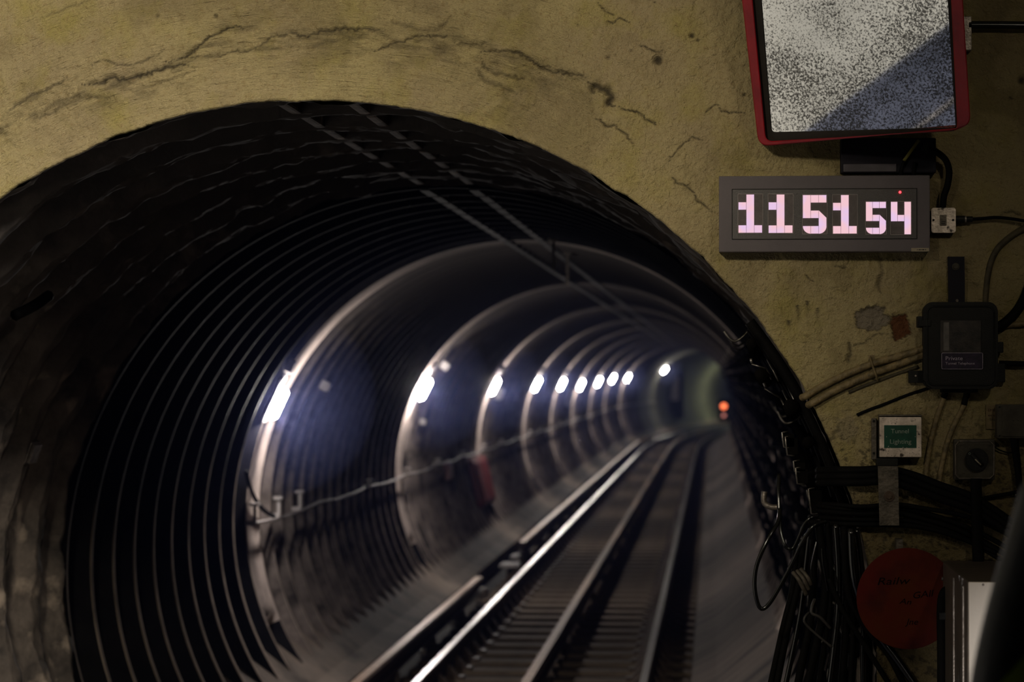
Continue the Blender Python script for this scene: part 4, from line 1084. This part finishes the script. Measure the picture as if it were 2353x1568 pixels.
a = W(2017, 1072, .075); e = W(2066, 1208, .075)
b = B(); prism(b, [(a.x, a.z), (e.x - .003, a.z), (e.x, e.z), (a.x + .005, e.z)][::-1], 'y', -.078, -.072); obj('plate', b, M['strapm'], t_)
b = B(); box(b, (a.x + .002, -.075, a.z - .008), (e.x - .004, 0, a.z)); obj('top_tab', b, M['strapm'], t_)
b = B(); box(b, (a.x + .006, -.075, e.z), (e.x - .002, 0, e.z + .008)); obj('bottom_tab', b, M['strapm'], t_)
b = B(); disc(b, W(2043, 1141, .078), .0165, .004, seg=20, bev=.001); disc(b, W(2043, 1141, .082), .009, .006, seg=6); obj('bolt', b, M['rail'], t_)
# ---- rotary switch
rs = thing('rotary_switch', 'dark square rotary switch with a round dial and pointer', 'switch', W(2240, 1103))
a = W(2192, 1010, .04); e = W(2287, 1104, .04)
b = B(); box(b, (a.x, -.035, e.z), (e.x, .004, a.z), .006); obj('base', b, M['boxgrey'], rs)
oct_ = [(2204, 1014), (2275, 1014), (2284, 1023), (2284, 1091), (2275, 1100), (2204, 1100), (2196, 1091), (2196, 1023)]
b = B(); prism(b, [(W(*p, .045).x, W(*p, .045).z) for p in oct_][::-1], 'y', -.048, -.034); obj('cover', b, M['boxgrey'], rs)
b = B(); tube(b, [W(*p, .048) for p in oct_ + oct_[:1]], .0032, 6, smooth=False); obj('cover_rim', b, M['strapm'], rs)
for x, y in ((2207, 1022), (2274, 1022), (2207, 1090), (2276, 1090)): screw(rs, x, y, .048, .0042, 'boxgrey')
b = B(); disc(b, W(2244, 1057, .048), .036, .014, seg=32, bev=.003); dl = obj('dial', b, M['black'], rs)
b = B(); c = W(2244, 1057, .062); tube(b, [c + Vector((-.014, 0, .018)), c + Vector((.019, 0, -.020))], .007, 8, smooth=False); obj('pointer_handle', b, M['black'], dl)
b = B(); tube(b, [W(2241, 1056, .070), W(2254, 1069, .070)], .0022, 6, smooth=False); obj('handle_highlight', b, M['cream'], dl)  # pale strip painting the highlight on the handle
b = B(); t = bmesh.new(); bmesh.ops.create_circle(t, segments=12, radius=.003); t.free()
tube(b, [W(2228, 1043, .0625) + Vector((.003 * math.cos(q), 0, .003 * math.sin(q))) for q in np.linspace(0, 2 * math.pi, 13)], .0006, 4, smooth=False); obj('position_mark', b, M['print'], dl)
cable('switch_pipe', 'black pipe going down from the rotary switch', [(2243,1100),(2244,1160),(2246,1250),(2250,1340)], .0175, 'cable', d=.055, cat='pipe')
cable('wall_lead', 'thin wire from the rotary switch to the cable on its right', [(2284,1027),(2300,1036),(2318,1041),(2332,1040)], .0022, 'cable', d=.012, cat='wire')
# ---- box at the right edge with a printed paper label
t_ = thing('control_box', 'grey box at the right edge with a small diamond mark', 'control box', W(2330, 1008))
b = B(); wbox(b, 2291, 930, 2395, 1008, -.002, .06, .003); obj('box_body', b, M['boxgrey'], t_)
b = B(); wbox(b, 2303, 934, 2392, 1004, .059, .064, .002); obj('cover', b, M['boxgrey'], t_)
b = B(); c = W(2337, 968, .0645)
tube(b, [c + Vector((.005 * math.cos(q), 0, .005 * math.sin(q))) for q in np.linspace(0, 2 * math.pi, 5)], .0008, 4, smooth=False)
tube(b, [c + Vector((-.014, 0, .001)), c + Vector((-.009, 0, 0))], .0008, 4, smooth=False); tube(b, [c + Vector((.009, 0, 0)), c + Vector((.014, 0, .001))], .0008, 4, smooth=False)
obj('mark', b, M['ink'], t_)
for x, y in ((2297, 936), (2297, 1002)): screw(t_, x, y, .06, .003, 'black')
t_ = thing('paper_notice', 'yellowed printed notice tucked behind the grey box', 'notice', W(2280, 986))
b = B(); wbox(b, 2266, 930, 2300, 986, -.001, .004); obj('paper', b, mat('yellowed_paper', (.17, .125, .06), .8, scale=40), t_)
lettering('EMER', 2270, 946, .0045, 6, mat('brown_red_print', (.05, .015, .01), .8), t_, width=21)
lettering('ersy', 2270, 957, .0045, 5, bpy.data.materials['brown_red_print'], t_, width=21)
lettering('Shut', 2274, 967, .0045, 5, M['ink'], t_, width=17)
cable('box_cable', 'black cable tapering down from the grey control box', [(2331,1004,.045),(2333,1030,.04),(2338,1070,.03),(2344,1130,.03),(2350,1190,.03)], (.0145, .008), 'cable', d=.03)
cable('lower_conduit', 'thin dark conduit running right below the rotary switch', [(2256,1146),(2300,1138),(2340,1131),(2380,1125)], .0058, 'cable', d=.014, cat='conduit')
# ---- red disc
rd = thing('red_disc', 'faded red round disc with handwriting, behind the cabinet', 'disc sign', W(2085, 1490, .06))
b = B(); disc(b, W(2085, 1376, .09), .157, .006, seg=64, bev=.0015); obj('disc', b, M['reddisc'], rd)
for txt, x, y, h, wd, ro in (('Railw', 2014, 1345, 17, 76, -2), ('An', 2066, 1388, 13, 28, 4), ('GAll', 2096, 1377, 15, 48, -8), ('Jne', 2082, 1436, 14, 30, 0)):
    lettering(txt, x, y, .0965, h, M['marker'], rd, name='handwriting', width=wd, shear=.25, rot=ro)
b = B(); wbox(b, 2060, 1240, 2075, 1290, .0, .088); obj('hanger', b, M['strapm'], rd)
# ---- white cabinet
p0 = Vector((W(2168, 1284).x, 0, W(2168, 1284).z)); yF = -.93
r_ = ray(2222, 1337); t = (yF - CAM.y) / r_.y; pf = CAM + r_ * t
cb = thing('equipment_cabinet', 'tall white cabinet with darker sides low at the right', 'cabinet', (pf.x + .25, yF / 2, .55))
b = B(); box(b, (pf.x, yF + .01, .55), (pf.x + .52, -.02, pf.z), .006); obj('cabinet_body', b, M['boxside'], cb)
b = B(); box(b, (pf.x + .004, yF - .012, .60), (pf.x + .516, yF + .012, pf.z - .001), .004); fr = obj('front_door', b, M['whitebox'], cb)
b = B(); r2 = ray(2259, 1344); q = CAM + r2 * ((yF - .013 - CAM.y) / r2.y); disc(b, q, .0035, .003, seg=12); obj('screw', b, M['steel'], fr)
b = B(); box(b, (pf.x - .004, yF + .10, .55), (pf.x + .001, yF + .13, pf.z - .02)); box(b, (pf.x - .004, yF + .42, .55), (pf.x + .001, yF + .44, pf.z - .02)); obj('side_trim', b, M['steel'], cb)
b = B(); disc(b, (pf.x - .001, -.12, pf.z - .05), .006, .006, axis=(-1, 0, 0), seg=12, bev=.001); obj('side_bolt', b, M['bright_steel'], cb)
cable('bent_pipe', 'black pipe with a rounded top standing left of the white cabinet', [(2164,1600,.16),(2164,1500,.16),(2163,1410,.16),(2166,1372,.16),(2176,1358,.16),(2188,1372,.16),(2192,1410,.16),(2192,1500,.16),(2192,1600,.16)], .0145, 'cable', cat='pipe')
t_ = thing('pipe_clamp', 'black clamp with a bright bolt on the bent pipe', 'clamp', W(2178, 1416, .18))
b = B(); wbox(b, 2158, 1408, 2198, 1426, .15, .185, .003); obj('clamp_band', b, M['black'], t_)
b = B(); disc(b, W(2187, 1416, .185), .004, .005, seg=10, bev=.001); obj('bolt', b, M['bright_steel'], t_)

# ================================================================ PLATFORM BEHIND THE CAMERA (seen in the mirror, keeps the light in)
ZP = .55
b = B(); prism(b, [(1.30, ZP), (6.2, ZP), (6.2, -.5), (1.30, -.5)], 'y', -26, -.0); tag(obj('floor_platform', b, M['platform']), 'pale platform paving', 'platform floor', kind='structure')
b = B(); box(b, (1.295, -26, ZP - .05), (1.36, -.02, ZP + .002)); tag(obj('trim_3', b, M['edge']), 'white platform edge', 'platform edge', kind='structure')
b = B()
na = 40; ys = [-26, 0.0]
def vault(bm, cx, cz, r, y0, y1, a0, a1, th=.15):
    A = np.radians(np.linspace(a0, a1, na))
    v = [[[bm.verts.new((cx + rr * math.cos(x), yy, cz + rr * math.sin(x))) for x in A] for rr in (r, r + th)] for yy in (y0, y1)]
    for i in range(na - 1):
        bm.faces.new((v[0][0][i], v[0][0][i + 1], v[1][0][i + 1], v[1][0][i])); bm.faces.new((v[0][1][i], v[1][1][i], v[1][1][i + 1], v[0][1][i + 1]))
        for e in (0, 1): bm.faces.new((v[e][0][i], v[e][0][i + 1], v[e][1][i + 1], v[e][1][i]))
vault(b, 2.05, 1.2, 3.95, -26, -.01, -32, 212)
pb = B(); xw = lambda z: 2.05 - math.sqrt(3.95 ** 2 - (z - 1.2) ** 2)
zz = np.linspace(BED - .1, PLINTH, 7)
prism(pb, [(xw(z) + .035, z) for z in zz] + [(xw(z) - .05, z) for z in zz[::-1]], 'y', -26, -.03)
tag(obj('trim_4', pb, M['pit']), 'dark blue grey plinth of the trackside wall', 'plinth', kind='structure')
tag(obj('ceiling', b, M['vault']), 'vaulted ceiling of the station platform', 'ceiling', kind='structure')

cab = B(); tube(cab, [Vector((xw(.1) + .05, y, .10 + .015 * math.sin(y * 1.3))) for y in np.arange(-24, -.3, 1.0)], .010, 8, smooth=False)
tag(obj('pit_cable', cab, M['palebox'], smooth=True), 'pale cable running along the plinth of the trackside wall', 'cable')
# ================================================================ PERSON at the right edge (arm and shoulder seen)
def skel(name, verts, edges, m, parent, root=0, sub=2):
    base = wloc(parent); me = bpy.data.meshes.new(name)
    me.from_pydata([tuple(Vector(v[0]) - base) for v in verts], edges, [])
    o = bpy.data.objects.new(name, me); COL.objects.link(o); o.parent = parent
    sk = o.modifiers.new('skin', 'SKIN'); sk.use_smooth_shade = True
    for i, v in enumerate(verts):
        r = v[1] if isinstance(v[1], tuple) else (v[1], v[1])
        o.data.skin_vertices[0].data[i].radius = r
        o.data.skin_vertices[0].data[i].use_root = (i == root)
    s = o.modifiers.new('sub', 'SUBSURF'); s.levels = sub; s.render_levels = sub
    me.materials.append(m); return o
PD = 4.55                                     # distance from the camera
def pp(px, py, dd=0.0):
    r = ray(px, py); return CAM + r * ((PD + dd) / r.y)
sh = pp(2388, 1160); el = pp(2300, 1640)
sx = sh.x; py_ = sh.y
cx_ = sx + .175                                # body axis
per = thing('person', 'person in a dark jacket at the right edge, yellow green patch on sleeve', 'person', (cx_, py_, ZP))
def V3(x, z, y=0): return Vector((cx_ + x, py_ + y, z))
zs = sh.z
bv = [(V3(0, 1.42), .12), (V3(0, 1.58), .12), (V3(0, zs - .08), .13), (V3(0, zs + .02), .07), (V3(0, zs + .10), .052),
      (V3(0, zs + .17, .01), .07), (V3(0, zs + .25, .02), .078), (V3(0, zs + .32, .015), .06),
      (Vector(sh) + Vector((.03, 0, -.03)), .05), (el, .038), (el + Vector((.16, .20, -.10)), .027), (el + Vector((.19, .25, -.11)), .028),
      (V3(.175, zs - .03), .05), (V3(.25, 1.50, .02), .038), (V3(.22, 1.28, .12), .027), (V3(.21, 1.20, .15), .028),
      (V3(-.09, 1.36), .085), (V3(-.10, 1.0, .02), .055), (V3(-.11, ZP + .09), .036), (V3(-.12, ZP + .045, .12), .035),
      (V3(.09, 1.36), .085), (V3(.10, 1.0, .02), .055), (V3(.11, ZP + .09), .036), (V3(.12, ZP + .045, .12), .035)]
be = [(0, 1), (1, 2), (2, 3), (3, 4), (4, 5), (5, 6), (6, 7), (2, 8), (8, 9), (9, 10), (10, 11), (2, 12), (12, 13), (13, 14), (14, 15), (0, 16), (16, 17), (17, 18), (18, 19), (0, 20), (20, 21), (21, 22), (22, 23)]
def fingers(w0, base_i, dirv, side):
    """five fingers fan out of the hand at the given joint"""
    dirv = dirv.normalized(); sd = Vector((0, 0, 1)).cross(dirv).normalized(); dn = Vector((0, 0, -1))
    for k, (off, ln) in enumerate(((-.028, .062), (-.010, .075), (.008, .080), (.026, .070))):
        p1 = w0 + dirv * .055 + sd * off; p2 = p1 + dirv * ln * .5 + dn * .012; p3 = p2 + dirv * ln * .3 + dn * .030
        i0 = len(bv); bv.extend([(p1, .0095), (p2, .0085), (p3, .007)]); be.extend([(base_i, i0), (i0, i0 + 1), (i0 + 1, i0 + 2)])
    p1 = w0 + dirv * .015 + sd * side * .042; p2 = p1 + dirv * .035 + sd * side * .012; i0 = len(bv)
    bv.extend([(p1, .011), (p2, .009)]); be.extend([(base_i, i0), (i0, i0 + 1)])
fingers(bv[11][0], 11, Vector((.5, .8, -.3)), 1)
fingers(bv[15][0], 15, Vector((-.05, .35, -.9)), -1)
skel('body', bv, be, M['skin'], per)
jv = [(V3(0, 1.33), (.17, .14)), (V3(0, 1.52), (.16, .135)), (V3(0, zs - .10), (.165, .13)), (V3(0, zs + .035), .075),
      (Vector(sh) + Vector((.01, 0, -.02)), .082), (sh.lerp(el, .5) + Vector((.012, 0, 0)), .071), (el, .066), (el + Vector((.09, .11, -.055)), .055), (el + Vector((.15, .19, -.095)), .045),
      (V3(.19, zs - .04), .08), (V3(.26, 1.50, .02), .062), (V3(.225, 1.30, .11), .046)]
je = [(0, 1), (1, 2), (2, 3), (2, 4), (4, 5), (5, 6), (6, 7), (7, 8), (2, 9), (9, 10), (10, 11)]
skel('jacket', jv, je, M['jacket'], per)
tv = [(V3(0, 1.36), (.155, .13)), (V3(-.09, 1.28), .105), (V3(-.10, 1.0, .02), .078), (V3(-.11, ZP + .09), .06), (V3(.09, 1.28), .105), (V3(.10, 1.0, .02), .078), (V3(.11, ZP + .09), .06)]
skel('trousers', tv, [(0, 1), (1, 2), (2, 3), (0, 4), (4, 5), (5, 6)], M['trousers'], per)
for s in (-1, 1):
    b = B(); tube(b, [V3(s * .11, ZP + .045, -.07), V3(s * .115, ZP + .05, .03), V3(s * .12, ZP + .035, .19)], .046, 12); obj('shoe', b, M['shoe'], per)
# hair cap, ears, nose, eyes and mouth
hc = V3(0, zs + .265, .005)
b = B(); t = bmesh.new(); bmesh.ops.create_uvsphere(t, u_segments=24, v_segments=14, radius=.1); bmesh.ops.delete(t, geom=[v for v in t.verts if v.co.z < -.02 and v.co.y > -.02], context='VERTS')
for v in t.verts: v.co.x *= .86; v.co.y *= 1.02; v.co.z *= 1.02
merge(b, t, Matrix.Translation(hc)); obj('hair', b, M['hair'], per, smooth=True)
for s in (-1, 1):
    b = B(); t = bmesh.new(); bmesh.ops.create_uvsphere(t, u_segments=12, v_segments=8, radius=.012); merge(b, t, Matrix.Translation(V3(s * .030, zs + .235, .085))); obj('eye', b, M['eye'], per, smooth=True)
    b = B(); t = bmesh.new(); bmesh.ops.create_uvsphere(t, u_segments=12, v_segments=8, radius=.03); 
    for v in t.verts: v.co.x *= .35; v.co.y *= .6
    merge(b, t, Matrix.Translation(V3(s * .082, zs + .225, .0))); obj('ear', b, M['skin'], per, smooth=True)
b = B(); tube(b, [V3(0, zs + .245, .088), V3(0, zs + .215, .112), V3(0, zs + .20, .098)], .011, 8); obj('nose', b, M['skin'], per)
b = B(); tube(b, [V3(-.022, zs + .172, .084), V3(0, zs + .170, .093), V3(.022, zs + .172, .084)], .005, 6); obj('mouth', b, mat('lips', (.35, .12, .10), .5), per)
# yellow green patch wrapped on the sleeve
axis = (el - sh).normalized(); u_ = axis.cross(Vector((0, 1, 0))).normalized(); v_ = axis.cross(u_)
b = B(); rings = []
for i in range(8):
    ring = []
    for k in range(28):
        an = 2 * math.pi * k / 28
        dirn = u_ * math.cos(an) + v_ * math.sin(an)
        start = .235 - 1.55 * (dirn.x) * .085
        tt = start + (.40 - start) * i / 7
        ring.append(b.verts.new(sh + axis * tt + Vector((.012, 0, 0)) + dirn * .0765))
    rings.append(ring)
for i in range(7):
    for k in range(28): b.faces.new((rings[i][k], rings[i][(k + 1) % 28], rings[i + 1][(k + 1) % 28], rings[i + 1][k]))
obj('sleeve_patch', b, M['hivis'], per, smooth=True, label='yellow green reflective patch')

# ================================================================ HAZE added for the glare round the tunnel lamps
def haze():
    b = B(); ys = [.10] + list(np.arange(8, 124, 6)); na = 24; rings = []
    for y in ys: rings.append([b.verts.new((bend(y) + 2.02 * math.cos(a), y, AX + 2.02 * math.sin(a))) for a in np.linspace(0, 2 * math.pi, na + 1)[:-1]])
    for i in range(len(ys) - 1):
        for k in range(na): b.faces.new((rings[i][k], rings[i + 1][k], rings[i + 1][(k + 1) % na], rings[i][(k + 1) % na]))
    b.faces.new(rings[0]); b.faces.new(rings[-1][::-1])
    m = bpy.data.materials.new('blue_glare_haze'); m.use_nodes = True; nt = m.node_tree; nt.nodes.clear()
    v = nt.nodes.new('ShaderNodeVolumeScatter'); v.inputs['Color'].default_value = (.34, .42, 1.0, 1); v.inputs['Density'].default_value = .0016; v.inputs['Anisotropy'].default_value = .6
    o = nt.nodes.new('ShaderNodeOutputMaterial'); nt.links.new(v.outputs[0], o.inputs['Volume'])
    tag(obj('haze', b, m), 'thin bluish haze added through the tunnel for lamp glare', 'haze', kind='stuff')
haze()
def lamp_halo():
    """added balls of haze that stand in for the glare halo of each lamp"""
    b = B()
    for k, Y in enumerate(LAMP_Y):
        t = bmesh.new(); bmesh.ops.create_icosphere(t, subdivisions=3, radius=.62); z = (CAM + ray(*LAMP_PX[k]) * (LAMP_D[k] / ray(*LAMP_PX[k]).y)).z
        merge(b, t, Matrix.Translation(left_wall(Y, z, R_IN - .06)))
    m = bpy.data.materials.new('halo_haze'); m.use_nodes = True; nt = m.node_tree; nt.nodes.clear()
    v = nt.nodes.new('ShaderNodeVolumeScatter'); v.inputs['Color'].default_value = (.36, .42, 1.0, 1); v.inputs['Density'].default_value = .022; v.inputs['Anisotropy'].default_value = .3
    o = nt.nodes.new('ShaderNodeOutputMaterial'); nt.links.new(v.outputs[0], o.inputs['Volume'])
    tag(obj('haze', b, m, origin=(0, 0, 0)), 'bluish halo haze added close around the tunnel lamps', 'haze', kind='stuff')
lamp_halo()

# ================================================================ LIGHT
def area(name, loc, to, sx, sy, power, col):
    l = bpy.data.lights.new(name, 'AREA'); l.shape = 'RECTANGLE'; l.size = sx; l.size_y = sy; l.energy = power; l.color = col
    o = bpy.data.objects.new(name, l); COL.objects.link(o); o.location = loc
    o.rotation_euler = (Vector(to) - Vector(loc)).to_track_quat('-Z', 'Y').to_euler(); return o
WARM = (1.0, .88, .66)
def spot(name, loc, to, power, half, blend, rad, col):
    l = bpy.data.lights.new(name, 'SPOT'); l.energy = power; l.spot_size = math.radians(2 * half); l.spot_blend = blend; l.shadow_soft_size = rad; l.color = col
    o = bpy.data.objects.new(name, l); COL.objects.link(o); o.location = loc
    o.rotation_euler = (Vector(to) - Vector(loc)).to_track_quat('-Z', 'Y').to_euler(); return o
spot('platform_light_track', (-.3, -4.6, 3.95), (-.30, 0, 2.52), 590, 28.5, 1.0, .16, WARM)
spot('platform_light_side', (3.2, -5.2, 4.3), (.1, 0, 2.3), 105, 36, 1.0, .16, WARM)
spot('platform_light_end', (2.0, -3.6, 4.4), (-1.65, -.4, .6), 900, 30, .9, .16, (1, .93, .82))
spot('cabinet_fill_spot', (.92, -8.6, 1.4), (2.26, -.93, 1.10), 1050, 3.8, 1.0, .06, (1, .93, .86))  # added narrow spot, brightens the white cabinet's front
spot('mirror_wall_fill', (.9, -6.4, 4.6), (-1.75, -3.4, .45), 1100, 17, .8, .2, (1, .96, .88))  # added spot, brightens the trackside wall reflected in the mirror
l = bpy.data.lights.new('bend_light', 'POINT'); l.energy = 190; l.color = (.95, 1, .80); l.shadow_soft_size = .1
o = bpy.data.objects.new('bend_light', l); COL.objects.link(o); o.location = (bend(111) + 1.2, 111, 2.3)  # added unseen lamp past the bend, brightens the far wall
w = bpy.data.worlds.new('World'); SC.world = w; w.use_nodes = True
w.node_tree.nodes['Background'].inputs['Color'].default_value = (.02, .022, .03, 1); w.node_tree.nodes['Background'].inputs['Strength'].default_value = .02

# ================================================================ CAMERA
cd = bpy.data.cameras.new('camera'); co = bpy.data.objects.new('camera', cd); COL.objects.link(co)
cd.sensor_width = 36.0; cd.lens = FPX / 2353 * 36.0; cd.clip_start = .05; cd.clip_end = 400
co.location = CAM; co.rotation_euler = (math.pi / 2 + PITCH, 0, YAW)
cd.dof.use_dof = True; cd.dof.focus_distance = 8.95; cd.dof.aperture_fstop = 4.0
SC.camera = co
vs = SC.view_settings; vs.view_transform = 'Standard'; vs.look = 'None'; vs.exposure = 0.0; vs.gamma = 1.0; vs.use_curve_mapping = False
cy = SC.cycles
cy.use_denoising = True
cy.max_bounces = 6; cy.diffuse_bounces = 3; cy.glossy_bounces = 4; cy.transmission_bounces = 2; cy.volume_bounces = 0
cy.sample_clamp_indirect = 4.0
